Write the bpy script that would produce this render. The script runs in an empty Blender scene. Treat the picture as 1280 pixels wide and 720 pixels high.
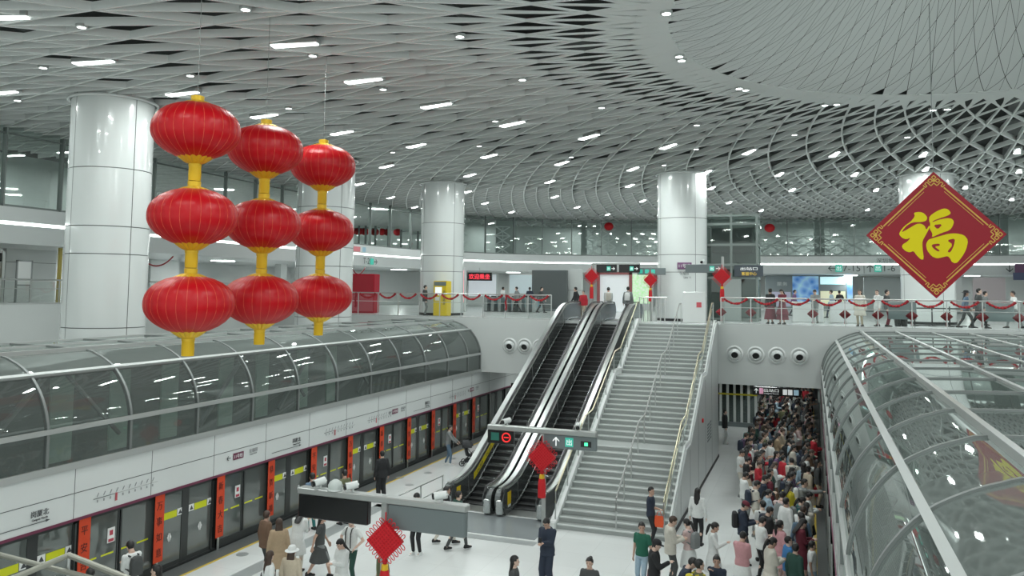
import bpy, math, random
import numpy as np
from math import sin, cos, pi, radians, atan2, sqrt, exp, log
from mathutils import Vector, Matrix

scene = bpy.context.scene
COL = scene.collection

# ------------------------------------------------------------------ camera
FPX, YAW, PITCH, ROLL, CYP = 1005.0, 20.43, 3.985, 0.672, 292.2
CAM = np.array([0.0, 0.0, 7.5])
_y, _t, _r = radians(YAW), radians(PITCH), radians(ROLL)
FWD = np.array([-sin(_y) * cos(_t), cos(_y) * cos(_t), sin(_t)])
_rt = np.array([cos(_y), sin(_y), 0.0])
_up = np.cross(_rt, FWD)
RGT = _rt * cos(_r) + _up * sin(_r)
UPV = -_rt * sin(_r) + _up * cos(_r)
cd = bpy.data.cameras.new('camera')
cam = bpy.data.objects.new('camera', cd)
COL.objects.link(cam)
m4 = Matrix(((RGT[0], UPV[0], -FWD[0], CAM[0]), (RGT[1], UPV[1], -FWD[1], CAM[1]),
             (RGT[2], UPV[2], -FWD[2], CAM[2]), (0, 0, 0, 1)))
cam.matrix_world = m4
cd.sensor_width = 36.0
cd.lens = FPX / 1280 * 36.0
cd.shift_y = -(360 - CYP) / 1280.0
cd.clip_end = 500
cd.clip_start = 0.1
scene.camera = cam

# ------------------------------------------------------------------ world, exposure
w = bpy.data.worlds.new('world')
scene.world = w
w.use_nodes = True
bg = w.node_tree.nodes['Background']
bg.inputs[0].default_value = (0.85, 0.95, 0.915, 1)
bg.inputs[1].default_value = 1.35
scene.view_settings.view_transform = 'Standard'
scene.view_settings.look = 'None'
scene.view_settings.gamma = 1.0
scene.view_settings.use_curve_mapping = False
scene.view_settings.exposure = -0.24
LINEAR_W = 125.0      # watts of each linear ceiling luminaire
SPOT_W = 90.0
MEZZ_W = 130.0
HALL_W = 45.0
cy = scene.cycles
cy.max_bounces = 6
cy.diffuse_bounces = 3
cy.glossy_bounces = 3
cy.transmission_bounces = 4
cy.transparent_max_bounces = 14
cy.caustics_reflective = False
cy.caustics_refractive = False
cy.sample_clamp_indirect = 6.0


def ray(px, py):
    return RGT * (px - 640) / FPX + UPV * (CYP - py) / FPX + FWD


def at_z(px, py, z):
    d = ray(px, py)
    return CAM + d * (z - CAM[2]) / d[2]


def at_y(px, py, y):
    d = ray(px, py)
    return CAM + d * y / d[1]


# ------------------------------------------------------------------ materials
MATS = {}


def mat(name, col=(0.5, 0.5, 0.5), rough=0.5, metal=0.0, alpha=1.0, emit=None, estr=1.0, spec=0.5, noise=None, coat=0.0, sheen=0.0):
    if name in MATS:
        return MATS[name]
    m = bpy.data.materials.new(name)
    m.use_nodes = True
    nt = m.node_tree
    b = nt.nodes['Principled BSDF']
    b.inputs['Base Color'].default_value = (*col, 1)
    b.inputs['Roughness'].default_value = rough
    b.inputs['Metallic'].default_value = metal
    b.inputs['Alpha'].default_value = alpha
    b.inputs['Specular IOR Level'].default_value = spec
    b.inputs['Coat Weight'].default_value = coat
    b.inputs['Sheen Weight'].default_value = sheen
    if emit:
        b.inputs['Emission Color'].default_value = (*emit, 1)
        b.inputs['Emission Strength'].default_value = estr
    if noise:
        sc, amt = noise
        tc = nt.nodes.new('ShaderNodeTexCoord')
        nz = nt.nodes.new('ShaderNodeTexNoise')
        nz.inputs['Scale'].default_value = sc
        nz.inputs['Detail'].default_value = 4
        nt.links.new(tc.outputs['Object'], nz.inputs['Vector'])
        mx = nt.nodes.new('ShaderNodeMix')
        mx.data_type = 'RGBA'
        mx.inputs[6].default_value = (*[c * (1 - amt) for c in col], 1)
        mx.inputs[7].default_value = (*[min(1, c * (1 + amt)) for c in col], 1)
        nt.links.new(nz.outputs['Fac'], mx.inputs[0])
        nt.links.new(mx.outputs[2], b.inputs['Base Color'])
    MATS[name] = m
    return m


def glass(name, tint, refl=0.04, rough=0.02, milky=0.0, milk_col=(0.5, 0.53, 0.52)):
    """thin sheet of glass: tinted see-through, fresnel mirror, optionally a milky film"""
    if name in MATS:
        return MATS[name]
    m = bpy.data.materials.new(name)
    m.use_nodes = True
    nt = m.node_tree
    for n in list(nt.nodes):
        nt.nodes.remove(n)
    N, L = nt.nodes.new, nt.links.new
    out = N('ShaderNodeOutputMaterial')
    tr = N('ShaderNodeBsdfTransparent')
    tr.inputs[0].default_value = (*tint, 1)
    gl = N('ShaderNodeBsdfGlossy')
    gl.inputs['Roughness'].default_value = rough
    gl.inputs[0].default_value = (0.95, 1, 0.98, 1)
    lw = N('ShaderNodeFresnel')
    lw.inputs['IOR'].default_value = 1.4
    ad = N('ShaderNodeMath')
    ad.operation = 'ADD'
    ad.inputs[1].default_value = refl
    ad.use_clamp = True
    L(lw.outputs[0], ad.inputs[0])
    base = tr
    if milky > 0:
        df = N('ShaderNodeBsdfDiffuse')
        df.inputs[0].default_value = (*milk_col, 1)
        tl = N('ShaderNodeBsdfTranslucent')
        tl.inputs[0].default_value = (*milk_col, 1)
        a2 = N('ShaderNodeMixShader')
        a2.inputs[0].default_value = 0.3
        L(df.outputs[0], a2.inputs[1])
        L(tl.outputs[0], a2.inputs[2])
        m2 = N('ShaderNodeMixShader')
        m2.inputs[0].default_value = milky
        L(tr.outputs[0], m2.inputs[1])
        L(a2.outputs[0], m2.inputs[2])
        base = m2
    mx = N('ShaderNodeMixShader')
    L(ad.outputs[0], mx.inputs[0])
    L(base.outputs[0], mx.inputs[1])
    L(gl.outputs[0], mx.inputs[2])
    L(mx.outputs[0], out.inputs[0])
    MATS[name] = m
    return m


def tile_floor(name, col, joint, size, rough, amt=0.04):
    if name in MATS:
        return MATS[name]
    m = mat(name, col, rough)
    nt = m.node_tree
    b = nt.nodes['Principled BSDF']
    N, L = nt.nodes.new, nt.links.new
    g = N('ShaderNodeNewGeometry')
    br = N('ShaderNodeTexBrick')
    br.offset = 0.0
    br.inputs['Scale'].default_value = 1.0
    br.inputs['Brick Width'].default_value = size
    br.inputs['Row Height'].default_value = size
    br.inputs['Mortar Size'].default_value = 0.006
    br.inputs['Color1'].default_value = (*col, 1)
    br.inputs['Color2'].default_value = (*[c * (1 - amt) for c in col], 1)
    br.inputs['Mortar'].default_value = (*joint, 1)
    L(g.outputs['Position'], br.inputs['Vector'])
    nz = N('ShaderNodeTexNoise')
    nz.inputs['Scale'].default_value = 1.3
    L(g.outputs['Position'], nz.inputs['Vector'])
    mr = N('ShaderNodeMapRange')
    mr.inputs['To Min'].default_value = rough * 0.8
    mr.inputs['To Max'].default_value = rough * 1.25
    L(nz.outputs['Fac'], mr.inputs['Value'])
    L(br.outputs['Color'], b.inputs['Base Color'])
    L(mr.outputs[0], b.inputs['Roughness'])
    return m


WHITE_PANEL = mat('white_panel', (0.74, 0.77, 0.76), 0.22, coat=0.3)
COL_PANEL = mat('column_panel', (0.68, 0.715, 0.705), 0.16, coat=0.4)
JOINT = mat('dark_joint', (0.12, 0.13, 0.13), 0.7)
WALL_GREY = mat('wall_grey', (0.62, 0.65, 0.64), 0.35, noise=(0.6, 0.03))
FIN = mat('ceiling_fin', (0.80, 0.83, 0.815), 0.45)
SHELL = mat('funnel_panel', (0.78, 0.81, 0.80), 0.5)
VOID = mat('ceiling_void', (0.035, 0.04, 0.038), 0.9)
DARK = mat('dark', (0.02, 0.022, 0.022), 0.6)
BLACKGL = mat('black_gloss', (0.012, 0.013, 0.014), 0.18)
STEEL = mat('steel', (0.55, 0.57, 0.56), 0.3, 0.9)
STEEL_B = mat('bright_steel', (0.78, 0.80, 0.79), 0.22, 0.95)
ALU = mat('aluminium', (0.52, 0.545, 0.535), 0.4, 0.5)
ALU_D = mat('aluminium_dark', (0.30, 0.32, 0.315), 0.45, 0.4)
BRASS = mat('pale_gold_rail', (0.62, 0.58, 0.42), 0.28, 0.9)
RED = mat('festival_red', (0.55, 0.006, 0.012), 0.55)
RED_D = mat('red_garland', (0.30, 0.01, 0.02), 0.6)
GOLD = mat('gold', (0.78, 0.50, 0.03), 0.4, 0.35)
YELLOW = mat('lantern_ribbon', (0.72, 0.45, 0.005), 0.6)
EMIT = mat('lamp_diffuser', (0.9, 0.95, 0.93), 0.5, emit=(0.93, 1.0, 0.97), estr=9.0)
EMIT_H = mat('hall_diffuser', (0.9, 0.95, 0.93), 0.5, emit=(0.93, 1.0, 0.97), estr=1.5)
EMIT_S = mat('strip_light', (0.9, 0.95, 0.93), 0.5, emit=(0.93, 1.0, 0.97), estr=7.0)
GLASS_CLR = glass('clear_glass', (0.86, 0.90, 0.88), 0.02)
GLASS_UP = glass('upper_glass', (0.78, 0.84, 0.82), 0.07)
GLASS_T = glass('tunnel_glass', (0.68, 0.73, 0.71), 0.03, milky=0.22, milk_col=(0.38, 0.42, 0.405))
GLASS_T2 = glass('right_canopy_glass', (0.45, 0.48, 0.47), 0.03, milky=0.55, milk_col=(0.23, 0.265, 0.25))
GLASS_R = glass('tunnel_roof_glass', (0.42, 0.45, 0.44), 0.06, milky=0.74, milk_col=(0.25, 0.285, 0.27))
GLASS_P = glass('screen_door_glass', (0.50, 0.55, 0.53), 0.08, milky=0.45, milk_col=(0.34, 0.375, 0.36))
PAPER_W = mat('white_print', (0.8, 0.82, 0.81), 0.6)
INK = mat('dark_ink', (0.06, 0.065, 0.07), 0.6)
GREENSIGN = mat('sign_green', (0.05, 0.42, 0.32), 0.5, emit=(0.05, 0.5, 0.38), estr=0.5)
WHITESIGN = mat('sign_white', (0.9, 0.9, 0.9), 0.5, emit=(0.9, 0.95, 0.93), estr=0.6)
MAROON = mat('line_maroon', (0.16, 0.03, 0.07), 0.5)
PURPLE = mat('line_purple', (0.17, 0.07, 0.16), 0.5)
STICKER = mat('yellow_sticker', (0.62, 0.66, 0.01), 0.5)
BANNER = mat('orange_red_banner', (0.62, 0.055, 0.012), 0.6)
SIGNGREY = mat('sign_back_grey', (0.16, 0.19, 0.195), 0.5)


# ------------------------------------------------------------------ mesh builder
class MB:
    def __init__(s):
        s.v = []
        s.f = []

    def add(s, vs, fs):
        o = len(s.v)
        s.v.extend([tuple(map(float, p)) for p in vs])
        s.f.extend([tuple(i + o for i in f) for f in fs])
        return s

    def box(s, x0, y0, z0, x1, y1, z1):
        v = [(x, y, z) for z in (z0, z1) for y in (y0, y1) for x in (x0, x1)]
        return s.add(v, [(0, 2, 3, 1), (4, 5, 7, 6), (0, 1, 5, 4), (2, 6, 7, 3), (0, 4, 6, 2), (1, 3, 7, 5)])

    def cbox(s, c, d, rz=0.0):
        hx, hy, hz = d[0] / 2, d[1] / 2, d[2] / 2
        v = []
        for z in (-hz, hz):
            for y in (-hy, hy):
                for x in (-hx, hx):
                    v.append((c[0] + x * cos(rz) - y * sin(rz), c[1] + x * sin(rz) + y * cos(rz), c[2] + z))
        return s.add(v, [(0, 2, 3, 1), (4, 5, 7, 6), (0, 1, 5, 4), (2, 6, 7, 3), (0, 4, 6, 2), (1, 3, 7, 5)])

    def rbox(s, x0, y0, z0, x1, y1, z1, r=0.02):
        """box with chamfered edges: an octagonal-section block"""
        r = min(r, (x1 - x0) / 2.01, (y1 - y0) / 2.01, (z1 - z0) / 2.01)
        rings = []
        for z, q in ((z0, r), (z0 + r, 0), (z1 - r, 0), (z1, r)):
            a0, a1, b0, b1 = x0 + q, x1 - q, y0 + q, y1 - q
            rings.append([(a0 + r, b0, z), (a1 - r, b0, z), (a1, b0 + r, z), (a1, b1 - r, z), (a1 - r, b1, z), (a0 + r, b1, z), (a0, b1 - r, z), (a0, b0 + r, z)])
        return s.loft(rings)

    def loft(s, rings, caps=True, closed=True):
        n = len(rings[0])
        v = [p for r in rings for p in r]
        f = []
        for i in range(len(rings) - 1):
            for j in range(n if closed else n - 1):
                k = (j + 1) % n
                f.append((i * n + j, i * n + k, (i + 1) * n + k, (i + 1) * n + j))
        if caps:
            f.append(tuple(range(n - 1, -1, -1)))
            f.append(tuple((len(rings) - 1) * n + j for j in range(n)))
        return s.add(v, f)

    def tube(s, pts, r, n=8, up=(0, 0, 1), caps=True, closed=False, ry=None):
        pts = [np.array(p, float) for p in pts]
        rings = []
        m = len(pts)
        for i, p in enumerate(pts):
            a = pts[(i - 1) % m] if (closed or i > 0) else p
            b = pts[(i + 1) % m] if (closed or i < m - 1) else p
            t = b - a
            t = t / (np.linalg.norm(t) + 1e-12)
            u = np.array(up, float)
            if abs(t @ u) > 0.98:
                u = np.array((0, 1, 0.0))
            x = np.cross(t, u)
            x /= np.linalg.norm(x)
            yv = np.cross(x, t)
            rr = r[i] if hasattr(r, '__len__') else r
            r2 = rr if ry is None else ry
            rings.append([tuple(p + x * rr * cos(2 * pi * k / n + pi / n) + yv * r2 * sin(2 * pi * k / n + pi / n)) for k in range(n)])
        if closed:
            rings.append(rings[0])
            return s.loft(rings, caps=False)
        return s.loft(rings, caps)

    def bar(s, a, b, wd, ht, up=(0, 0, 1)):
        """square bar from a to b: width wd sideways, ht along up"""
        a, b = np.array(a, float), np.array(b, float)
        t = (b - a) / np.linalg.norm(b - a)
        u = np.array(up, float)
        x = np.cross(t, u)
        x /= np.linalg.norm(x)
        u = np.cross(x, t)
        rings = [[tuple(p + x * sx * wd / 2 + u * sz * ht / 2) for sx, sz in ((-1, -1), (1, -1), (1, 1), (-1, 1))] for p in (a, b)]
        return s.loft(rings)

    def lathe(s, prof, n=24, c=(0, 0, 0), a0=0.0, a1=2 * pi, caps=True):
        full = abs(a1 - a0 - 2 * pi) < 1e-6
        k = n if full else n + 1
        rings = [[(c[0] + r * cos(a0 + (a1 - a0) * j / n), c[1] + r * sin(a0 + (a1 - a0) * j / n), c[2] + z) for j in range(k)] for r, z in prof]
        return s.loft(rings, caps=caps and full, closed=full)

    def ball(s, c, r, n=12, m=8):
        if not hasattr(r, '__len__'):
            r = (r, r, r)
        rings = []
        for i in range(m + 1):
            a = -pi / 2 + pi * i / m
            q = max(cos(a), 0.02)
            rings.append([(c[0] + r[0] * q * cos(2 * pi * j / n), c[1] + r[1] * q * sin(2 * pi * j / n), c[2] + r[2] * sin(a)) for j in range(n)])
        return s.loft(rings)

    def cone(s, p0, r0, p1, r1, n=12):
        """capsule with a taper and round ends"""
        p0, p1 = np.array(p0, float), np.array(p1, float)
        t = p1 - p0
        L = np.linalg.norm(t) + 1e-9
        t = t / L
        pts, rr = [], []
        for a in (-80, -45, -15):
            pts.append(p0 + t * r0 * sin(radians(a)))
            rr.append(r0 * cos(radians(a)))
        for a in (15, 45, 80):
            pts.append(p1 + t * r1 * sin(radians(a)))
            rr.append(r1 * cos(radians(a)))
        return s.tube(pts, rr, n)

    def prism(s, poly, d0, d1, axis='y'):
        """polygon in the plane across axis, drawn out along it"""
        def p(a, b, c):
            return {'y': (a, c, b), 'x': (c, a, b), 'z': (a, b, c)}[axis]
        n = len(poly)
        v = [p(a, b, d0) for a, b in poly] + [p(a, b, d1) for a, b in poly]
        f = [tuple(range(n)), tuple(range(2 * n - 1, n - 1, -1))]
        f += [(i, i + n, (i + 1) % n + n, (i + 1) % n) for i in range(n)]
        return s.add(v, f)

    def mesh(s, name, smooth=False, off=(0, 0, 0)):
        me = bpy.data.meshes.new(name)
        ox, oy, oz = off
        me.from_pydata([(a - ox, b - oy, c - oz) for a, b, c in s.v], [], s.f)
        me.validate()
        import bmesh
        bm = bmesh.new()
        bm.from_mesh(me)
        bmesh.ops.recalc_face_normals(bm, faces=bm.faces)
        bm.to_mesh(me)
        bm.free()
        if smooth:
            me.polygons.foreach_set('use_smooth', [True] * len(me.polygons))
            if smooth != 'all':
                try:
                    me.set_sharp_from_angle(angle=radians(35))
                except Exception:
                    pass
        me.update()
        return me

    def build(s, name, material, parent=None, world=False, smooth=False, kind=None):
        off = (0, 0, 0)
        if parent is not None and world:
            off = tuple(parent['_o']) if '_o' in parent else (0, 0, 0)
        o = bpy.data.objects.new(name, s.mesh(name, smooth, off))
        o.data.materials.append(material)
        COL.objects.link(o)
        if parent is not None:
            o.parent = parent
        if kind:
            o['kind'] = kind
        return o


ORIG = {}


def thing(name, label, cat, loc=(0, 0, 0), rz=0.0, group=None):
    o = bpy.data.objects.new(name, None)
    o.empty_display_size = 0.2
    COL.objects.link(o)
    o.location = loc
    o.rotation_euler = (0, 0, rz)
    o['label'] = label
    o['category'] = cat
    if group:
        o['group'] = group
    return o


def tag(o, label, cat, group=None):
    o['label'] = label
    o['category'] = cat
    if group:
        o['group'] = group
    return o


def part(mb, name, m, root, world=False, smooth=False, label=None):
    """mesh under a thing; world=True when its points were laid out in world space"""
    off = tuple(root.location) if world else (0, 0, 0)
    o = bpy.data.objects.new(name, mb.mesh(name, smooth, off))
    o.data.materials.append(m)
    COL.objects.link(o)
    o.parent = root
    if label:
        o['label'] = label
    return o


def sub(mb, name, m, par, off=(0, 0, 0), smooth=False):
    o = bpy.data.objects.new(name, mb.mesh(name, smooth, off))
    o.data.materials.append(m)
    COL.objects.link(o)
    o.parent = par
    return o


def struct(mb, name, m, smooth=False):
    return mb.build(name, m, smooth=smooth, kind='structure')


def dup(root, loc, rz=0.0, label=None, group=None):
    r = root.copy()
    COL.objects.link(r)
    r.location = loc
    r.rotation_euler = (0, 0, rz)
    if label:
        r['label'] = label
    if group:
        r['group'] = group
    for ch in list(root.children):
        c = ch.copy()
        COL.objects.link(c)
        c.parent = r
        for g in list(ch.children):
            d = g.copy()
            COL.objects.link(d)
            d.parent = c
    return r


# ------------------------------------------------------------------ lettering (all strings drawn once, then turned to meshes)
TEXTS = {}


def make_texts(strings):
    tmp = []
    for st in strings:
        cu = bpy.data.curves.new('lettering', 'FONT')
        cu.body = st
        cu.size = 1.0
        cu.extrude = 0.006
        cu.resolution_u = 3
        o = bpy.data.objects.new('lettering', cu)
        COL.objects.link(o)
        tmp.append((st, o))
    dg = bpy.context.evaluated_depsgraph_get()
    dg.update()
    for st, o in tmp:
        me = bpy.data.meshes.new_from_object(o.evaluated_get(dg))
        n = len(me.vertices)
        a = np.empty(n * 3)
        me.vertices.foreach_get('co', a)
        a = a.reshape(-1, 3)
        TEXTS[st] = (a, [tuple(p.vertices) for p in me.polygons])
        bpy.data.meshes.remove(me)
        cu = o.data
        bpy.data.objects.remove(o)
        bpy.data.curves.remove(cu)


def put_text(mb, st, org, xdir, height, width=None, updir=(0, 0, 1), center=True):
    """lay lettering on a plane: org = centre (or left middle), xdir = reading direction"""
    a, fs = TEXTS[st]
    x0, x1 = a[:, 0].min(), a[:, 0].max()
    y0, y1 = a[:, 1].min(), a[:, 1].max()
    sy = height / (y1 - y0)
    sx = sy if width is None else width / (x1 - x0)
    X = np.array(xdir, float)
    X /= np.linalg.norm(X)
    U = np.array(updir, float)
    Nn = np.cross(X, U)
    cx = (x0 + x1) / 2 if center else x0
    P = np.array(org) + np.outer((a[:, 0] - cx) * sx, X) + np.outer((a[:, 1] - (y0 + y1) / 2) * sy, U) + np.outer(a[:, 2] * 0.5, Nn)
    mb.add(P, fs)
    return mb


def put_arrow(mb, d, org, xdir, size):
    """an arrow sign lying on a plane: d is one of l r u d"""
    X = np.array(xdir, float)
    X /= np.linalg.norm(X)
    U = np.array((0, 0, 1.0))
    Nn = np.cross(X, U)
    rot = {'r': 0, 'u': pi / 2, 'l': pi, 'd': -pi / 2}[d]
    for pl in ([(-0.5, -0.06), (0.4, -0.06), (0.4, 0.06), (-0.5, 0.06)], [(0.5, 0.0), (0.12, 0.38), (-0.04, 0.38), (0.34, 0.0)], [(0.5, 0.0), (0.34, 0.0), (-0.04, -0.38), (0.12, -0.38)]):
        q = [((a * cos(rot) - b_ * sin(rot)) * size, (a * sin(rot) + b_ * cos(rot)) * size) for a, b_ in pl]
        P0 = [np.array(org) + X * a + U * b_ for a, b_ in q]
        n = len(q)
        P1 = [p + Nn * 0.004 for p in P0]
        mb.add(P0 + P1, [tuple(range(n)), tuple(range(2 * n - 1, n - 1, -1))] + [(i, (i + 1) % n, (i + 1) % n + n, i + n) for i in range(n)])
    return mb


STATION = '\u5c97\u53a6\u5317'
make_texts(['11', '\u53f7\u7ebf', '\u5c97\u53a6\u5317', 'Gangxia North', '\u5f80\u798f\u7530', 'Line 11', '7-15', '1-6', 'T-2', '\u51fa', '\u5ba2\u670d\u4e2d\u5fc3', '\u51fa\u7ad9\u53e3', '\u81ea\u52a9\u670d\u52a1', '\u6b22\u8fce\u4e58\u5750',
            '\u5e73\u5b89\u5409\u7965', '\u4e07\u4e8b\u5982\u610f', '\u65b0\u6625\u5927\u5409', '\u606d\u8d3a\u65b0\u79a7', '11\u53f7\u7ebf', '\u5c0f\u5fc3\u5939\u624b', '!', '\u6df1\u5733\u5730\u94c1',
            '\u7968\u52a1', 'EXIT'])
ORD = ['first', 'second', 'third', 'fourth', 'fifth', 'sixth', 'seventh', 'eighth', 'ninth', 'tenth', 'eleventh', 'twelfth',
       'thirteenth', 'fourteenth', 'fifteenth', 'sixteenth', 'seventeenth', 'eighteenth', 'nineteenth', 'twentieth']
ZC = 13.7            # underside of the lattice ceiling
YE = 38.4            # face of the concourse level across the platform
ZM = 6.0             # concourse floor
OC = (5.0, 19.75)     # centre of the ceiling's rings
XL, XR = -16.05, 0.38  # platform screen door lines

# ================================================================== floors and walls
FLOOR = tile_floor('platform_tile', (0.70, 0.725, 0.72), (0.60, 0.62, 0.615), 1.2, 0.22)
MFLOOR = tile_floor('concourse_tile', (0.62, 0.645, 0.64), (0.5, 0.52, 0.51), 1.2, 0.2)
GRANITE = mat('dark_granite', (0.13, 0.14, 0.14), 0.4, noise=(30, 0.3))
GREYSTONE = mat('grey_stone', (0.30, 0.325, 0.325), 0.35, noise=(40, 0.12))
b = MB().box(-15.45, -6, -0.4, 0.05, 70, 0.0)
struct(b, 'floor', FLOOR)
b = MB()
b.box(-16.0, -6, -0.4, -15.45, 70, 0.004)
b.box(0.05, -6, -0.4, XR - 0.05, 70, 0.004)
struct(b, 'trim_1', GRANITE)
b = MB()
b.box(-15.45, -6, -0.01, -15.37, 70, 0.008)
b.box(-0.03, -6, -0.01, 0.05, 70, 0.008)
struct(b, 'trim_2', mat('edge_yellow', (0.62, 0.45, 0.06), 0.5))
b = MB()
b.box(-14.25, -2, -0.01, -13.75, 25.2, 0.006)
b.box(-14.25, 24.9, -0.01, -11.9, 25.2, 0.006)
b.box(-12.6, 22.9, -0.01, -7.75, 23.3, 0.006)
struct(b, 'trim_3', GREYSTONE)
b = MB().box(-16.0 - 6.2, -6, -1.6, -16.0, 70, -1.2)
b.box(XR - 0.05, -6, -1.6, 16, 70, -1.2)
struct(b, 'floor_track', DARK)
# walls behind the tracks
b = MB()
b.box(-20.7, -6, -1.6, -20.45, YE, 5.6)
b.box(-20.7, YE, -1.6, -20.45, 70, 3.28)
struct(b, 'wall_left_track', mat('track_wall', (0.30, 0.33, 0.32), 0.7))
b = MB().box(15.6, -6, -1.6, 16, YE, 5.6)
b.box(15.6, YE, -1.6, 16, 70, 3.28)
struct(b, 'wall_right_track', mat('track_wall2', (0.17, 0.185, 0.18), 0.7))
# concourse block across: slab, front face
b = MB()
b.box(-60, YE + 0.25, 5.7, 60, 90, ZM)
struct(b, 'floor_concourse', MFLOOR)
b = MB().box(-60, YE, 3.3, -11.75, YE + 0.25, ZM + 0.02)
b.box(-4.12, YE, 3.3, 60, YE + 0.25, ZM + 0.02)
b.box(-11.75, YE, 3.3, -4.12, YE + 0.25, ZM - 0.25)
struct(b, 'wall_front', WALL_GREY)
b = MB().box(-60, YE + 0.25, 3.28, 60, 75, 3.45)
struct(b, 'ceiling_platform', mat('low_ceiling', (0.45, 0.47, 0.46), 0.6))
b = MB().box(-22.4, 69.5, -1.6, 16, 70, 3.3)
struct(b, 'wall_platform_end', mat('end_wall', (0.25, 0.27, 0.265), 0.6))
# left concourse edge at x = -29.5
XW = -29.5
b = MB().box(XW - 0.3, -6, 3.0, XW, YE, 6.68)
struct(b, 'wall_left', WALL_GREY)
b = MB().box(-60, -6, 6.38, XW - 0.3, YE + 0.3, 6.68)
struct(b, 'floor_left', MFLOOR)
b = MB().box(XW, -6, 3.0, -22.0, YE, 3.2)
struct(b, 'floor_ledge', WALL_GREY)

# ---- curved upper edge of the hall (fascia), glazing over it, back walls
EDGE = [(-29.5, -6), (-29.5, 12), (-29.6, 22), (-29.7, 34), (-29.9, 46), (-29.6, 54), (-28.4, 59), (-26, 63), (-22.5, 66.2), (-18.5, 68.4), (-13, 69.9), (-4, 70.8), (6, 71.2), (16, 71.2), (30, 70.5), (46, 68)]


def smooth_path(p, k=6):
    out = []
    P = [np.array(q, float) for q in p]
    for i in range(len(P) - 1):
        a, b_, c, d = P[max(i - 1, 0)], P[i], P[i + 1], P[min(i + 2, len(P) - 1)]
        for j in range(k):
            t = j / k
            out.append(0.5 * (2 * b_ + (c - a) * t + (2 * a - 5 * b_ + 4 * c - d) * t * t + (3 * b_ - a - 3 * c + d) * t ** 3))
    out.append(P[-1])
    return out


def resample(p, step):
    P = np.array(p)
    s = np.r_[0, np.cumsum(np.linalg.norm(np.diff(P, axis=0), axis=1))]
    n = int(round(s[-1] / step))
    q = np.linspace(0, s[-1], n + 1)
    return np.c_[np.interp(q, s, P[:, 0]), np.interp(q, s, P[:, 1])]


EP = resample(smooth_path(EDGE), 1.3)
tn = np.gradient(EP, axis=0)
tn /= np.linalg.norm(tn, axis=1)[:, None]
EN = np.c_[-tn[:, 1], tn[:, 0]]      # outward (left of the direction of travel)


def off(d):
    return EP + EN * d


def ribbon(mb, d0, z0, d1, z1):
    A, B = off(d0), off(d1)
    n = len(A)
    v = [(x, y, z0) for x, y in A] + [(x, y, z1) for x, y in B]
    mb.add(v, [(i, i + 1, n + i + 1, n + i) for i in range(n - 1)])


FAS = mat('fascia_white', (0.72, 0.75, 0.745), 0.3)
b = MB()
ribbon(b, 0.25, 9.1, 0.0, 9.84)
ribbon(b, 0.0, 9.84, 0.15, 9.84)
ribbon(b, 0.15, 9.84, 0.15, 9.98)
ribbon(b, 0.15, 9.98, 0.0, 9.98)
ribbon(b, 0.0, 9.98, 0.0, 10.55)
ribbon(b, 0.0, 10.55, 0.5, 10.55)
ribbon(b, 0.25, 9.1, 12.0, 9.1)
struct(b, 'trim_4', FAS)
b = MB()
ribbon(b, 0.12, 9.86, 0.12, 9.95)
o = b.build('strip_light', EMIT_S)
tag(o, 'long white strip light set into the curved fascia round the hall', 'light')
b = MB()
ribbon(b, 0.3, 10.55, 12.0, 10.55)
struct(b, 'floor_upper', mat('upper_floor', (0.35, 0.37, 0.36), 0.6))
b = MB()
ribbon(b, 0.3, 10.55, 0.3, 13.95)
struct(b, 'window_1', GLASS_UP)
b = MB()
MUL = [i for i in range(0, len(EP), 2)]
for i in MUL:
    p = EP[i] + EN[i] * 0.3
    b.cbox((p[0], p[1], 12.2), (0.07, 0.22, 3.4), atan2(EN[i][1], EN[i][0]) - pi / 2)
ribbon(b, 0.27, 13.45, 0.27, 13.52)
ribbon(b, 0.27, 10.55, 0.27, 10.66)
struct(b, 'trim_5', mat('mullion', (0.24, 0.27, 0.26), 0.4, 0.5))
b = MB()
ribbon(b, 9.0, 10.5, 9.0, 14.2)
struct(b, 'wall_upper_back', mat('upper_back', (0.58, 0.64, 0.62), 0.5, noise=(0.35, 0.3)))
# wide piers and partitions behind the upper glazing
b = MB()
rnd = random.Random(5)
for i in range(6, len(EP) - 4, 5):
    d = rnd.choice([2.2, 3.5, 5.0])
    p = EP[i] + EN[i] * d
    b.cbox((p[0], p[1], 12.3), (rnd.choice([0.5, 0.8, 1.8]), 0.4, 3.5), atan2(EN[i][1], EN[i][0]) - pi / 2)
struct(b, 'wall_upper_piers', mat('upper_piers', (0.40, 0.45, 0.435), 0.5))
# white lattice screens standing behind the glazing
b = MB()
def edge_at(px):
    """index of the hall edge point seen at this column of the photograph"""
    best = None
    for i, (x, y) in enumerate(EP):
        v = np.array([x, y, 12.0]) - CAM
        w_ = FWD @ v
        if w_ < 5:
            continue
        e = abs(640 + FPX * (RGT @ v) / w_ - px)
        if best is None or e < best[0]:
            best = (e, i)
    return best[1]


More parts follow.
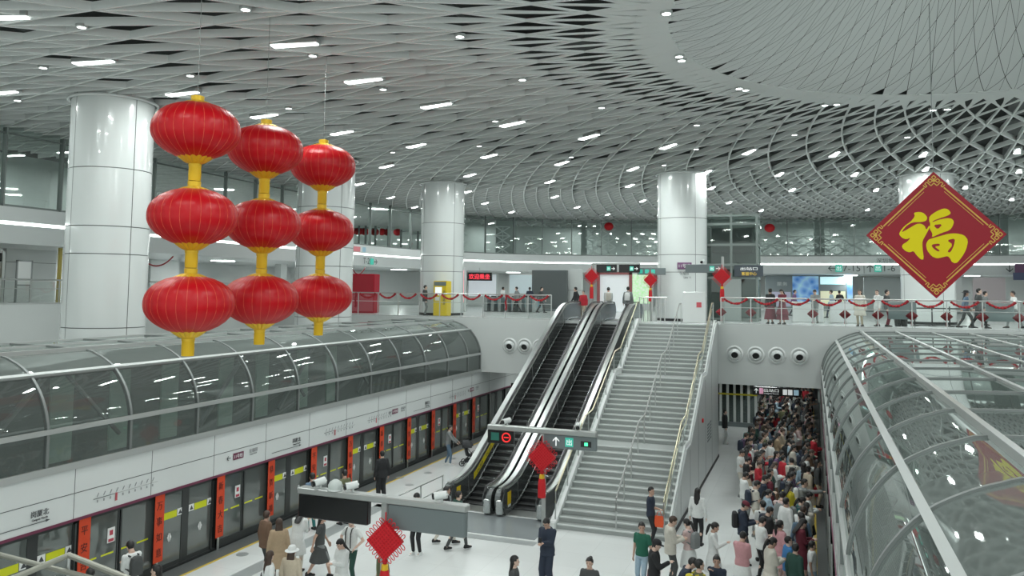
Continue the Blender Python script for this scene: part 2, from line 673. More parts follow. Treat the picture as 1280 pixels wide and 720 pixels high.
for pa, pb, z0, z1 in ((583, 600, 10.6, 13.0), (618, 632, 10.6, 13.0), (655, 680, 10.6, 12.8), (727, 740, 10.6, 13.3), (760, 776, 10.6, 13.3), (793, 818, 10.6, 13.3), (946, 985, 10.7, 12.4), (992, 1092, 10.7, 12.4), (1160, 1190, 10.7, 12.4)):
    i0, i1 = edge_at(pa), edge_at(pb)
    for i in range(i0, max(i1, i0 + 1)):
        p, q = EP[i] + EN[i] * 1.2, EP[i + 1] + EN[i + 1] * 1.2
        nz = max(1, int((z1 - z0) / 0.8))
        for k in range(nz):
            za, zb = z0 + k * 0.8, z0 + (k + 1) * 0.8
            b.bar((p[0], p[1], za), (q[0], q[1], zb), 0.05, 0.09)
            b.bar((p[0], p[1], zb), (q[0], q[1], za), 0.05, 0.09)
            b.bar((p[0], p[1], zb), (q[0], q[1], zb), 0.05, 0.07)
            m_ = (p + q) / 2
            b.bar((m_[0], m_[1], za), (m_[0] + 0.02, m_[1], zb), 0.05, 0.05, up=(1, 0, 0))
struct(b, 'trim_6', mat('screen_white', (0.80, 0.84, 0.83), 0.5))
# concourse back walls with pale panels
b = MB()
ribbon(b, 10.0, 5.9, 10.0, 9.2)
struct(b, 'wall_concourse_back', mat('concourse_back', (0.64, 0.67, 0.66), 0.4, noise=(0.25, 0.12)))
b = MB()
rnd = random.Random(11)
for i in range(5, len(EP) - 3, 6):
    d = rnd.choice([5.0, 6.5, 8.0])
    p = EP[i] + EN[i] * d
    b.cbox((p[0], p[1], 7.55), (rnd.choice([0.7, 1.2, 2.4]), 0.5, 3.1), atan2(EN[i][1], EN[i][0]) - pi / 2)
struct(b, 'wall_concourse_piers', mat('concourse_piers', (0.70, 0.73, 0.72), 0.4))

# ================================================================== lattice ceiling
# three families of curved fins meet in a triangular net wound round the skylight
NA, NB_ = 69, 130
BB, AB = 0.25, 0.0125
BA = BB * NA / NB_
AA = (2 * pi - NA * AB) / NB_
TH0, L0 = radians(86.18), log(17.49)
R_RIM, R_ONE, R_TWO = 8.3, 21.3, 32.8


def inside(x, y):
    return y > -16 and -36 < x < 46 and y < 77 and not (x < -30.6 and y > 62)


def fin_width(r):
    t = min(1, max(0, (10.2 - r) / 2.0))
    return 0.06 + 0.33 * t * t * (3 - 2 * t)


def funnel_z(r):
    return ZC + 0.10 * max(0.0, 8.7 - r) ** 2.2


def fin_depth(r):
    t = min(1, max(0, (r - 10.0) / 6.0))
    return 0.035 + 0.165 * t * t * (3 - 2 * t)


b = MB()


def fin(theta_of_l, ls, zoff):
    run = []
    for l in list(np.arange(ls, log(68.0), 0.05)) + [None]:
        ok = False
        if l is not None:
            r = exp(l)
            th = theta_of_l(l)
            x, y = OC[0] + r * cos(th), OC[1] + r * sin(th)
            ok = inside(x, y)
        if ok:
            dth = (theta_of_l(l + 0.01) - th) / 0.01
            c_, s_ = cos(th), sin(th)
            tx, ty = c_ - dth * s_, s_ + dth * c_
            n_ = sqrt(tx * tx + ty * ty)
            hw = fin_width(r) / 2
            z = ZC + zoff + max(0, 8.7 - r) ** 2.2 * 0.1
            sx, sy = -ty / n_ * hw, tx / n_ * hw
            run.append([(x - sx, y - sy, z), (x + sx, y + sy, z), (x + sx, y + sy, z + fin_depth(r)), (x - sx, y - sy, z + fin_depth(r))])
        else:
            if len(run) > 1:
                b.loft(run)
            run = []


def first_cross(f, g, rmin):
    """first crossing l = L0 + f + k g (k whole) beyond radius rmin"""
    k = math.ceil((log(rmin) - L0 - f) / g)
    return L0 + f + k * g


LIN = log(R_RIM - 0.15)
for q in range(NA * 4):
    j = q / 4
    ls = LIN if q % 4 == 0 else (first_cross(j * BB, BA, R_ONE) if q % 4 == 2 else first_cross(j * BB, BA / 2, R_TWO))
    fin(lambda l, j=j: TH0 + j * AB - (l - L0 - j * BB) * AA / BA, ls, 0.0)
for q in range(NB_ * 4):
    i = q / 4
    ls = LIN if q % 4 == 0 else (first_cross(i * BA, BB, R_ONE) if q % 4 == 2 else first_cross(i * BA, BB / 2, R_TWO))
    fin(lambda l, i=i: TH0 - i * AA + (l - L0 - i * BA) * AB / BB, ls, 0.004)
BC, AC_ = BB - BA, AA + AB
for q in range((NB_ - NA) * 4):
    k = q / 4
    ls = LIN if q % 4 == 0 else (first_cross(k * BA, BC, R_ONE) if q % 4 == 2 else first_cross(k * BA, BC / 2, R_TWO))
    fin(lambda l, k=k: TH0 - k * AA + (l - L0 - k * BA) * AC_ / BC, ls, 0.008)
struct(b, 'ceiling', FIN)

# closed triangular panels of the funnel round the skylight
b = MB()


def net(i, j):
    return (TH0 - i * AA + j * AB, L0 + i * BA + j * BB)


for i in range(NB_):
    for j in range(int((-2.1 - i * BA) / BB) - 2, int((-0.55 - i * BA) / BB) + 3):
        for tri in (((0, 0), (1, 0), (0, 1)), ((1, 0), (1, 1), (0, 1))):
            P = np.array([net(i + a, j + c) for a, c in tri])
            if P[:, 1].mean() > log(R_RIM + 0.3) or P[:, 1].min() < log(2.6):
                continue
            cen = P.mean(0)
            P = cen + (P - cen) * 0.965
            n = 3
            vs, ix = [], {}
            for a in range(n + 1):
                for c in range(n + 1 - a):
                    t_, l_ = P[0] + (P[1] - P[0]) * a / n + (P[2] - P[0]) * c / n
                    r = exp(l_)
                    ix[(a, c)] = len(vs)
                    vs.append((OC[0] + r * cos(t_), OC[1] + r * sin(t_), funnel_z(r) + 0.02))
            fs = []
            for a in range(n):
                for c in range(n - a):
                    fs.append((ix[(a, c)], ix[(a + 1, c)], ix[(a, c + 1)]))
                    if a + c < n - 1:
                        fs.append((ix[(a + 1, c)], ix[(a + 1, c + 1)], ix[(a, c + 1)]))
            b.add(vs, fs)
struct(b, 'ceiling_funnel', SHELL, smooth='all')
b = MB()
prof = [(r, funnel_z(r) - ZC + 0.30) for r in np.linspace(9.2, 2.4, 24)]
b.lathe(prof, 72, (OC[0], OC[1], ZC), caps=False)
struct(b, 'ceiling_funnel_sky_block', VOID)  # dark cone added behind the panels to keep sky out of the joints
# dark plenum over the lattice, with ducts
b = MB()
rings = []
for r in (9.1, 75):
    rings.append([(OC[0] + r * cos(2 * pi * k / 64), OC[1] + r * sin(2 * pi * k / 64), 16.2) for k in range(64)])
b.loft(rings, caps=False)
struct(b, 'ceiling_void', VOID)
b = MB()
for k in range(9):
    a = k * 2 * pi / 9
    p = [(OC[0] + r * cos(a), OC[1] + r * sin(a), 15.4) for r in (12, 60)]
    b.bar(p[0], p[1], 0.9, 0.4)
for r in (14, 20, 27, 36, 46):
    pts = [(OC[0] + r * cos(2 * pi * k / 60), OC[1] + r * sin(2 * pi * k / 60), 15.1) for k in range(60)]
    b.tube(pts, 0.12, 6, closed=True)
struct(b, 'ceiling_ducts', mat('duct_grey', (0.10, 0.11, 0.108), 0.7))

# ================================================================== round columns
COLS = [(-22.1, 20.5, 1.28, 'the broad white column nearest the lanterns at far left'),
        (-22.0, 33.2, 1.36, 'white column half hidden behind the third string of lanterns'),
        (-20.3, 42.8, 1.27, 'white column standing beside the yellow machine on the concourse'),
        (-6.35, 42.7, 1.28, 'white column at the head of the wide stairs'),
        (5.65, 46.5, 1.28, 'white column behind the hanging red character board')]
for cx, cyy, cr, lab in COLS:
    zb = 0.0 if cyy < YE else ZM
    t = thing('column', lab, 'column', (cx, cyy, zb), group='round hall columns')
    b = MB().lathe([(cr - 0.03, 0.0), (cr - 0.03, ZC + 0.4 - zb)], 48)
    part(b, 'core', JOINT, t, smooth=True)
    b = MB()
    zs = [zb, 4.0, 6.12, 8.5, 9.4, 11.3, ZC + 0.15]
    zs = [z for z in zs if z > zb + 0.05 or z == zb]
    va = atan2(-cyy, -cx)
    for z0, z1 in zip(zs[:-1], zs[1:]):
        for k in range(4):
            a0 = va + 0.55 + k * pi / 2
            b.lathe([(cr - 0.03, z0 - zb + 0.012), (cr, z0 - zb + 0.014), (cr, z1 - zb - 0.014), (cr - 0.03, z1 - zb - 0.012)], 14, a0=a0 + 0.009, a1=a0 + pi / 2 - 0.009)
    part(b, 'cladding', COL_PANEL, t, smooth=True)
    pts = [((cr + 0.09) * cos(2 * pi * k / 40), (cr + 0.09) * sin(2 * pi * k / 40), ZC - 0.05 - zb) for k in range(40)]
    part(MB().tube(pts, 0.05, 8, closed=True), 'top_ring', WHITE_PANEL, t, smooth=True)
    if zb:
        part(MB().lathe([(cr + 0.012, 0.0), (cr + 0.012, 0.12)], 40), 'skirting', DARK, t)

# ================================================================== glass canopies over the tracks
def _prof():
    K = np.array([(0.0, 4.22), (0.05, 4.5), (0.17, 4.83), (0.36, 5.14), (0.62, 5.42), (0.95, 5.62), (1.25, 5.74), (1.6, 5.82), (2.9, 5.87)])
    out = [(0.0, 3.32)]
    for i in range(len(K) - 1):
        a, p, q, d = K[max(i - 1, 0)], K[i], K[i + 1], K[min(i + 2, len(K) - 1)]
        if i == 0:
            a = p - np.array((0, 0.28))
        for k in range(3):
            t = k / 3
            out.append(tuple(0.5 * (2 * p + (q - a) * t + (2 * a - 5 * p + 4 * q - d) * t * t + (3 * p - a - 3 * q + d) * t ** 3)))
    return out + [tuple(K[-1])]


PROF = _prof()
NSIDE = 2 + 3 * 4


RIBMAT = mat('rib_grey', (0.25, 0.27, 0.265), 0.45, 0.4)


def canopy(x0, sg, width, ya, yb, ribs, label, side_glass):
    prof = [(x0 + sg * s_, z) for s_, z in PROF]
    prof += [(x0 + sg * s_, 5.88) for s_ in np.arange(4.3, width + 0.1, 1.4)]
    t = thing('track_canopy', label, 'canopy', (x0, (ya + yb) / 2, 0))
    side = prof[:NSIDE]
    roof = prof[NSIDE - 1:]

    def skin(pr):
        mb = MB()
        n = len(pr)
        mb.add([(x, ya, z) for x, z in pr] + [(x, yb, z) for x, z in pr], [(i, i + 1, n + i + 1, n + i) for i in range(n - 1)])
        return mb
    part(skin(side), 'side_glazing', side_glass, t, world=True, smooth='all')
    part(skin(roof), 'roof_glazing', GLASS_R, t, world=True, smooth='all')
    for y in ribs:
        mb = MB()
        ring = [[(x, y - 0.035, z), (x, y + 0.035, z)] for x, z in prof]
        # swept flat bar standing just proud of the glass
        P = np.array(prof)
        T = np.gradient(P, axis=0)
        T /= np.linalg.norm(T, axis=1)[:, None]
        Nn = np.c_[T[:, 1], -T[:, 0]]
        if sg > 0:
            Nn = -Nn
        rr = []
        for (x, z), (nx, nz) in zip(prof, Nn):
            rr.append([(x + nx * 0.03, y - 0.032, z + nz * 0.03), (x + nx * 0.03, y + 0.032, z + nz * 0.03), (x - nx * 0.07, y + 0.032, z - nz * 0.07), (x - nx * 0.07, y - 0.032, z - nz * 0.07)])
        mb.loft(rr)
        part(mb, 'rib', RIBMAT, t, world=True)
    lines = [(0, 3.36, 0.10, 0.12), (0, 4.22, 0.09, 0.07), (0.62, 5.42, 0.10, 0.07)]
    for s_, z, wd, ht in lines:
        up = (0, 0, 1) if s_ == 0 else (sg * -0.45, 0, 0.9)
        part(MB().bar((x0 + sg * s_, ya, z), (x0 + sg * s_, yb, z), wd, ht + 0.04, up=up), 'purlin', ALU, t, world=True)
    for s_ in np.arange(1.6, width, 1.4):
        part(MB().bar((x0 + sg * s_, ya, 5.86), (x0 + sg * s_, yb, 5.86), 0.09, 0.12), 'purlin', ALU, t, world=True)
    return t


RIBS_L = [13.4 + 2.335 * k - 4 * 2.335 for k in range(0, 16)]
RIBS_L = [y for y in RIBS_L if y < YE - 1.2] + [YE - 0.06]
canopy(XL + 0.12, -1, 5.4, 0.0, YE, RIBS_L, 'long glass canopy with curved metal ribs over the left track', GLASS_T)
RIBS_R = [13.4 + 2.335 * k - 4 * 2.335 for k in range(0, 16)]
RIBS_R = [y for y in RIBS_R if y < YE - 1.2] + [YE - 0.06]
canopy(XR + 0.0, 1, 13.0, 0.0, YE, RIBS_R, 'broad glass canopy with curved metal ribs over the right track', GLASS_T2)
# things seen through the left canopy: pale panels and braces on the far wall
t = thing('wall_panel_row', 'pale green panels and slanting braces seen inside the left canopy', 'panels', (-20.4, 20, 0))
for y in (17.2, 19.3, 21.4, 24.2, 26.3, 29.0, 31.2):
    part(MB().box(-20.46, y, 2.4, -20.38, y + 0.75, 4.9), 'pale_panel', mat('pale_green_panel', (0.62, 0.78, 0.68), 0.5), t, world=True)
for y in (10.0, 14.5, 23.0, 27.5, 33.5):
    part(MB().bar((-20.2, y, 2.6), (-20.2, y + 2.6, 5.2), 0.12, 0.12), 'brace', ALU, t, world=True)
    part(MB().bar((-17.6, y + 0.5, 5.5), (-17.6, y + 2.5, 3.5), 0.08, 0.08), 'brace', ALU, t, world=True)

# ================================================================== platform screen doors
ZB, ZT = 2.13, 3.27


def header(x, sg, label):
    t = thing('header_band', label, 'sign', (x, 20, ZB))
    b_ = MB()
    b_.box(min(x, x - sg * 0.35), -4, ZB, max(x, x - sg * 0.35), 69, ZT)
    part(b_, 'band', mat('header_white', (0.70, 0.735, 0.73), 0.25), t, world=True)
    b_ = MB()
    b_.box(min(x, x + sg * 0.006), -4, 2.71, max(x, x + sg * 0.006), 69, 2.725)
    for y in np.arange(-2.0, 60, 2.31):
        b_.box(min(x, x + sg * 0.005), y, ZB, max(x, x + sg * 0.005), y + 0.012, ZT)
    part(b_, 'panel_joint', JOINT, t, world=True)
    b_ = MB().box(min(x, x + sg * 0.02), -4, ZB - 0.05, max(x, x + sg * 0.02), 69, ZB + 0.012)
    part(b_, 'lower_edge', MAROON, t, world=True)
    return t


hl = header(XL + 0.12, 1, 'white header band with station names above the left platform doors')
xs = XL + 0.135
txt = MB()
tr = MB()
red = MB()
box = MB()
wht = MB()
for y0 in (12.9, 22.3, 31.9):            # station name plates
    put_text(txt, STATION, (xs, y0 + 0.4, 2.50), (0, 1, 0), 0.14)
    put_text(txt, 'Gangxia North', (xs, y0 + 0.4, 2.37), (0, 1, 0), 0.06)
    txt.box(xs, y0 - 0.9, 2.29, xs + 0.004, y0 + 0.55, 2.305)
    txt.add([(xs, y0 + 0.55, 2.33), (xs, y0 + 0.55, 2.265), (xs, y0 + 0.66, 2.2975)], [(0, 1, 2)])
for y0 in (14.7, 24.3, 27.2, 34.6):            # route maps
    txt.box(xs, y0, 2.45, xs + 0.004, y0 + 0.62, 2.462)
    txt.box(xs, y0 + 0.7, 2.45, xs + 0.004, y0 + 2.0, 2.454)
    for k in range(10):
        yy = y0 + 0.1 + k * 0.19
        tr.bar((xs, yy, 2.49), (xs, yy + 0.05, 2.58), 0.004, 0.02, up=(0, 0.6, 0.5))
        tr.box(xs, yy, 2.36, xs + 0.004, yy + 0.03, 2.42)
    red.box(xs, y0 + 0.64, 2.28, xs + 0.005, y0 + 0.70, 2.47)
for y0 in (19.75, 29.3, 37.2):
    put_arrow(txt, 'l', (xs, y0 - 0.35, 2.52), (0, 1, 0), 0.17)
    box.box(xs, y0 - 0.16, 2.43, xs + 0.005, y0 + 0.3, 2.62)
    put_text(wht, '11\u53f7\u7ebf', (xs + 0.007, y0 + 0.07, 2.525), (0, 1, 0), 0.12, 0.36)
    put_text(tr, '\u5f80\u798f\u7530', (xs, y0 + 0.75, 2.57), (0, 1, 0), 0.12)
    put_text(tr, 'Gangxia North', (xs, y0 + 0.75, 2.46), (0, 1, 0), 0.05)
part(txt, 'lettering', INK, hl, world=True)
part(tr, 'route_map', mat('pale_ink', (0.30, 0.32, 0.33), 0.6), hl, world=True)
part(red, 'route_mark', mat('route_red', (0.5, 0.1, 0.12), 0.6), hl, world=True)
part(box, 'line_badge', MAROON, hl, world=True)
part(wht, 'badge_lettering', PAPER_W, hl, world=True)
header(XR, -1, 'white header band above the right platform doors beside the crowd')

PITCH_B = 2.31
FRAME_D = mat('door_frame', (0.05, 0.055, 0.055), 0.4, 0.3)
SILL = mat('door_sill', (0.10, 0.11, 0.11), 0.5)


def bay(x, sg, y0, kind, label, group, detail=True):
    t = thing('platform_screen_door' if kind else 'platform_screen_panel', label, 'screen door', (x, y0, 0), group=group)
    L = PITCH_B
    X = lambda d: x + sg * d
    ZU = ZB - 0.055
    f = MB()

    def bx(mb, d0, ya, z0, d1, yb_, z1):
        mb.box(min(X(d0), X(d1)), y0 + ya, z0, max(X(d0), X(d1)), y0 + yb_, z1)
    bx(f, -0.12, 0.0, 0.0, 0.03, 0.09, ZU)
    bx(f, -0.10, 0.09, ZU - 0.10, 0.0, L - 0.005, ZU)
    bx(f, -0.10, 0.09, 0.0, 0.0, L - 0.005, 0.22 if not kind else 0.06)
    if kind:
        bx(f, -0.10, L - 0.20, 0, 0.0, L - 0.15, ZU)
    part(f, 'frame', FRAME_D, t, world=True)
    p_ = MB()
    bx(p_, -0.02, 0.0, 0.0, 0.06, 0.08, ZU)
    part(p_, 'post', STEEL, t, world=True)
    names = ('door_leaf', 'door_leaf') if kind else ('glass_panel', 'glass_panel')
    spans = ((0.10, 1.10), (1.10, L - 0.18)) if kind else ((0.10, 1.16), (1.20, L - 0.02))
    for nm, (a, e) in zip(names, spans):
        g = MB()
        bx(g, -0.06, a, 0.06, -0.045, e, ZB - 0.12)
        pane = part(g, nm, GLASS_P, t, world=True)
        st = MB()
        w_ = 0.13 if kind else 0.05
        edge = e if a < 0.5 else a
        bx(st, -0.075, edge - (w_ if a < 0.5 else 0), 0.06, -0.03, edge + (0 if a < 0.5 else w_), ZB - 0.12)
        bx(st, -0.07, a, 0.06, -0.035, e, 0.16)
        sub(st, 'stile', FRAME_D, pane, tuple(t.location))
        if detail:
            if kind:
                q = MB()
                c = (a + e) / 2 + (-0.05 if a < 0.5 else 0.08)
                bx(q, -0.04, c - 0.24, 1.32, -0.035, c + 0.24, 1.5)
                sub(q, 'warning_strip', STICKER, pane, tuple(t.location))
                q = MB()
                for s_ in (-0.36, 0.36):
                    bx(q, -0.04, c + s_ - 0.10, 1.33, -0.035, c + s_ + 0.10, 1.51)
                for a2 in range(3):
                    for s3 in (-1, 1):
                        bx(q, -0.04, c + s3 * (0.02 + 0.02 * a2) - 0.012, 0.80 - 0.04 * (2 - a2), -0.035, c + s3 * (0.02 + 0.02 * a2) + 0.012, 0.86 + 0.04 * (2 - a2))
                sub(q, 'white_sticker', PAPER_W, pane, tuple(t.location))
                q = MB()
                for s_ in (-0.36, 0.36):
                    q.prism([(y0 + c + s_ - 0.07, 1.36), (y0 + c + s_ + 0.07, 1.36), (y0 + c + s_, 1.48)], X(-0.034), X(-0.03), 'x')
                sub(q, 'warning_triangle', INK, pane, tuple(t.location))
            else:
                q = MB()
                for k in range(2):
                    bx(q, -0.04, a + 0.05 + k * 0.5, 0.98, -0.035, a + 0.42 + k * 0.5, 1.02)
                sub(q, 'yellow_line', STICKER, pane, tuple(t.location))
                if a < 0.5:
                    q = MB()
                    bx(q, -0.04, e - 0.34, 1.25, -0.035, e - 0.12, 1.6)
                    sub(q, 'notice', PAPER_W, pane, tuple(t.location))
                    q = MB()
                    bx(q, -0.034, e - 0.31, 1.27, -0.03, e - 0.15, 1.34)
                    bx(q, -0.034, e - 0.28, 1.42, -0.03, e - 0.18, 1.54)
                    sub(q, 'notice_print', mat('notice_red', (0.45, 0.05, 0.08), 0.6), pane, tuple(t.location))
    return t


Y_B = 14.5
COUP = ['\u5e73\u5b89\u5409\u7965', '\u4e07\u4e8b\u5982\u610f', '\u65b0\u6625\u5927\u5409', '\u606d\u8d3a\u65b0\u79a7']
nd = npn = 0
for k in range(-3, 19):
    y0 = Y_B + PITCH_B * k
    kind = (k % 2 != 0)
    nm = k + 3
    place = ORD[nm] if nm < 20 else 'farthest'
    lab = ('sliding door bay with yellow warning strips, left platform, %s bay from near end' if kind else 'fixed glass bay with thin yellow line, left platform, %s bay from near end') % (place if nm < 20 else '%s' % ('twenty-first' if nm == 20 else 'twenty-second'))
    bay(XL, 1, y0, kind, lab, 'left platform screen doors', detail=k < 11)
    if k >= 0 and k < 11:
        t = thing('couplet_banner', 'tall orange red couplet banner on left screen doors, %s from the near end' % ORD[k], 'banner', (XL + 0.10, y0 + 0.02, 2.08), group='couplet banners on the screen doors')
        part(MB().box(0, -0.16, -1.72, 0.012, 0.16, 0.0), 'cloth', BANNER, t)
        part(MB().tube([(0.006, -0.18, 0.0), (0.006, 0.18, 0.0)], 0.018, 6), 'rod', FRAME_D, t)
        q = MB()
        st = COUP[k % 4]
        for ci, ch in enumerate(st):
            a, fs = TEXTS[st]
        # characters one under the other
        a, fs = TEXTS[st]
        x0_, x1_ = a[:, 0].min(), a[:, 0].max()
        n_ = 4
        P = a.copy()
        idx = np.clip(((a[:, 0] - x0_) / (x1_ - x0_) * n_ - 1e-6).astype(int), 0, n_ - 1)
        # a face may not straddle two characters
        keep = [f_ for f_ in fs if len(set(idx[list(f_)])) == 1]
        cw = (x1_ - x0_) / n_
        yy = (a[:, 0] - x0_ - (idx + 0.5) * cw) * 0.20 / cw
        zz = -0.28 - idx * 0.40 + (a[:, 1] - 0.38) * 0.24
        q.add(np.c_[0.013 + a[:, 2] * 0.5 + 0.003, yy, zz], keep)
        part(q, 'characters', mat('banner_ink', (0.10, 0.012, 0.008), 0.6), t)
for k in range(-3, 14):
    y0 = Y_B + PITCH_B * k
    kind = (k % 2 != 0)
    bay(XR, -1, y0, kind, '%s glass bay of the right screen beside the crowd, %s from near end' % ('sliding' if kind else 'fixed', ORD[k + 3]), 'right platform screen doors', detail=False)
# ================================================================== ceiling lamps
LINEAR = [(4, 22), (118, 78), (369, 56), (229, 117), (455, 101), (546, 132), (641, 155), (331, 145), (428, 166), (521, 182), (3, 116),
          (737, 171), (836, 183), (937, 190), (1044, 193), (1155, 193), (1272, 189), (484, 208), (612, 195), (703, 204), (792, 211),
          (588, 219), (688, 227), (788, 232), (884, 215), (975, 218), (1069, 218), (1158, 211), (1274, 214), (450, 230), (489, 247),
          (584, 240), (607, 254), (694, 246), (722, 259), (804, 251), (519, 259), (890, 235), (991, 237), (1096, 237), (1207, 234),
          (912, 253), (952, 263), (1265, 249), (1085, 262), (640, 265), (760, 268)]
SPOTS = [(102, 33), (307, 11), (54, 84), (22, 125), (391, 69), (238, 94), (361, 135), (575, 45), (653, 99), (479, 111), (619, 151),
         (752, 134), (599, 182), (491, 190), (714, 196), (830, 206), (870, 186), (993, 168), (1134, 171), (871, 156), (1031, 131),
         (1046, 130), (924, 110), (932, 112), (849, 70), (852, 75), (833, 16)]
BRIGHT = [(1166, 137), (1184, 136)]


def lamp_data(name, size, watts, sy=None):
    ld = bpy.data.lights.new(name, 'AREA')
    ld.shape = 'RECTANGLE' if sy else 'DISK'
    ld.size = size
    if sy:
        ld.size_y = sy
    ld.energy = watts
    ld.color = (0.94, 1.0, 0.975)
    return ld


LD_LIN = lamp_data('lamp_light', 1.1, LINEAR_W, 0.22)
LD_SPOT = lamp_data('lamp_light', 0.2, SPOT_W)
LD_SPOT.spread = radians(110)
LD_MEZZ = lamp_data('lamp_light', 1.0, MEZZ_W, 1.0)
LD_HALL = lamp_data('lamp_light', 1.0, HALL_W, 0.3)


def put_light(ld, root, z):
    o = bpy.data.objects.new('lamp_light', ld)
    COL.objects.link(o)
    o.parent = root
    o.location = (0, 0, z)
    return o


LINM = MB().prism([(-0.62, -0.13), (0.62, -0.05), (0.62, 0.05), (-0.62, 0.13)], 0.0, 0.03, 'z').mesh('diffuser')
LINM.materials.append(EMIT)
LINH = MB().rbox(-0.66, -0.16, 0.03, 0.66, 0.16, 0.16, 0.02).mesh('housing')
LINH.materials.append(ALU)
SPTM = MB().lathe([(0.0, 0.0), (0.10, 0.0), (0.10, 0.02)], 14).mesh('lens')
SPTM.materials.append(EMIT)
SPTH = MB().lathe([(0.13, 0.0), (0.14, 0.02), (0.14, 0.07), (0.05, 0.09)], 14).mesh('can')
SPTH.materials.append(ALU)


def where(x, y):
    """plain words for a spot under the ceiling"""
    v = np.array([x, y, ZC]) - CAM
    wz = FWD @ v
    return 640 + FPX * (RGT @ v) / wz, CYP - FPX * (UPV @ v) / wz


for n, (px, py) in enumerate(LINEAR):
    p = at_z(px, py, ZC)
    a = atan2(OC[1] - p[1], OC[0] - p[0])
    t = thing('ceiling_light', 'unseen strip lamp added to the lattice ceiling for front light', 'ceiling light', (p[0], p[1], ZC - 0.03), a, 'strip lamps in the lattice ceiling')
    for nm, me in (('diffuser', LINM), ('housing', LINH)):
        o = bpy.data.objects.new(nm, me)
        COL.objects.link(o)
        o.parent = t
    put_light(LD_LIN, t, -0.03)
for n, (px, py) in enumerate(SPOTS + BRIGHT):
    p = at_z(px, py, ZC)
    t = thing('ceiling_spotlight', 'small round spotlight in the lattice ceiling', 'spotlight', (p[0], p[1], ZC - 0.03), 0, 'round spotlights in the lattice ceiling')
    for nm, me in (('lens', SPTM), ('can', SPTH)):
        o = bpy.data.objects.new(nm, me)
        COL.objects.link(o)
        o.parent = t
    if n % 3 == 0 or n >= len(SPOTS):
        put_light(LD_SPOT, t, -0.03)
# added front light: unseen strip lamps round the ring, right and near side
for r, a0 in ((12.5, 6), (19.0, 0), (26.5, 4), (34.5, 2)):
    for k in range(30):
        a = radians(a0 + k * 12)
        x, y = OC[0] + r * cos(a), OC[1] + r * sin(a)
        v = np.array([x, y, ZC]) - CAM
        if y < -15 or x < -28 or x > 34:
            continue
        if FWD @ v > 1:
            q = where(x, y)
            if -60 < q[0] < 1340 and q[1] > -40:
                continue
        t = thing('ceiling_light', 'unseen strip lamp added to the lattice ceiling for front light', 'ceiling light', (x, y, ZC - 0.03), a + pi, 'strip lamps in the lattice ceiling')
        for nm, me in (('diffuser', LINM), ('housing', LINH)):
            o = bpy.data.objects.new(nm, me)
            COL.objects.link(o)
            o.parent = t
        put_light(LD_LIN, t, -0.03)
# recessed square lamps over the concourse and over the platform hall
SQM = MB().box(-0.5, -0.5, 0.0, 0.5, 0.5, 0.03).mesh('diffuser')
SQM.materials.append(EMIT)
HLM = MB().box(-0.5, -0.15, 0.0, 0.5, 0.15, 0.03).mesh('diffuser')
HLM.materials.append(EMIT_H)


def recessed(x, y, z, me, ld, label, grp):
    t = thing('recessed_light', label, 'ceiling light', (x, y, z), 0, grp)
    o = bpy.data.objects.new('diffuser', me)
    COL.objects.link(o)
    o.parent = t
    put_light(ld, t, -0.02)


for i in range(8, len(EP) - 8, 7):
    p = EP[i] + EN[i] * 4.5
    if p[1] > 10 and p[0] < 30:
        recessed(p[0], p[1], 9.06, SQM, LD_MEZZ, 'square lamp in the low ceiling behind the curved fascia', 'lamps behind the fascia')
for i in range(6, len(EP) - 6, 5):
    for d in (3.0, 6.5):
        p = EP[i] + EN[i] * d
        if p[1] < 10 or p[0] > 32:
            continue
        t = thing('ceiling_light', 'unseen strip lamp added to the lattice ceiling for front light', 'ceiling light', (p[0], p[1], ZC - 0.03), atan2(EN[i][1], EN[i][0]), 'strip lamps in the lattice ceiling')
        for nm, me in (('diffuser', LINM), ('housing', LINH)):
            o = bpy.data.objects.new(nm, me)
            COL.objects.link(o)
            o.parent = t
        if d > 4:
            put_light(LD_LIN, t, -0.03)
for x, y in ((-14, 43), (-14, 52), (-2.2, 42), (-2.2, 47), (-2.2, 52), (-2.2, 58), (-8, 46), (-8, 56)):
    recessed(x, y, 3.24, HLM, LD_HALL, 'strip lamp in the low ceiling over the platform hall', 'lamps over the platform hall')
# ================================================================== stairs
SX0, SX1 = -7.65, -4.2
YS0 = 24.85
RISE = ZM / 39
TREAD = 0.30
LAND = 1.07
STEPS = []           # (y, z_low, depth) of every tread: its top is z_low + RISE
_yy = YS0
for fl in range(3):
    for k in range(13):
        dpt = TREAD if k < 12 else (LAND if fl < 2 else 0.6)
        STEPS.append((_yy, (fl * 13 + k) * RISE, dpt, fl))
        _yy += dpt
YTOP = STEPS[-1][0]


def stair_z(y):
    """height of the pitch line over the stairs"""
    z = 0.0
    for y0, z0, dpt, fl in STEPS:
        if y >= y0:
            z = z0 + RISE
            if dpt < 0.5:
                z += (y - y0) / dpt * RISE if y < y0 + dpt else 0
    return min(z, ZM)


STAIR = mat('stair_granite', (0.36, 0.385, 0.375), 0.4, noise=(60, 0.35))
NOSE = mat('stair_nosing', (0.66, 0.69, 0.68), 0.4)
t = thing('staircase', 'wide grey granite staircase in three flights up to the concourse', 'stairs', (-5.9, YS0, 0))
for fl in range(3):
    b, nb = MB(), MB()
    for y0, z0, dpt, f_ in STEPS:
        if f_ == fl:
            zb_ = max(0.0, z0 - 0.8)
            b.box(SX0, y0, zb_, SX1, y0 + dpt + 0.02, z0 + RISE)
            nb.box(SX0 + 0.02, y0 - 0.012, z0 + RISE - 0.035, SX1 - 0.02, y0 + 0.045, z0 + RISE + 0.004)
    part(b, 'flight', STAIR, t, world=True)
    part(nb, 'nosing', NOSE, t, world=True)
# stringers
ys = [YS0 - 0.25, YS0 - 0.25] + [y for y in np.arange(YS0, YE, 0.15)] + [YE - 0.01]


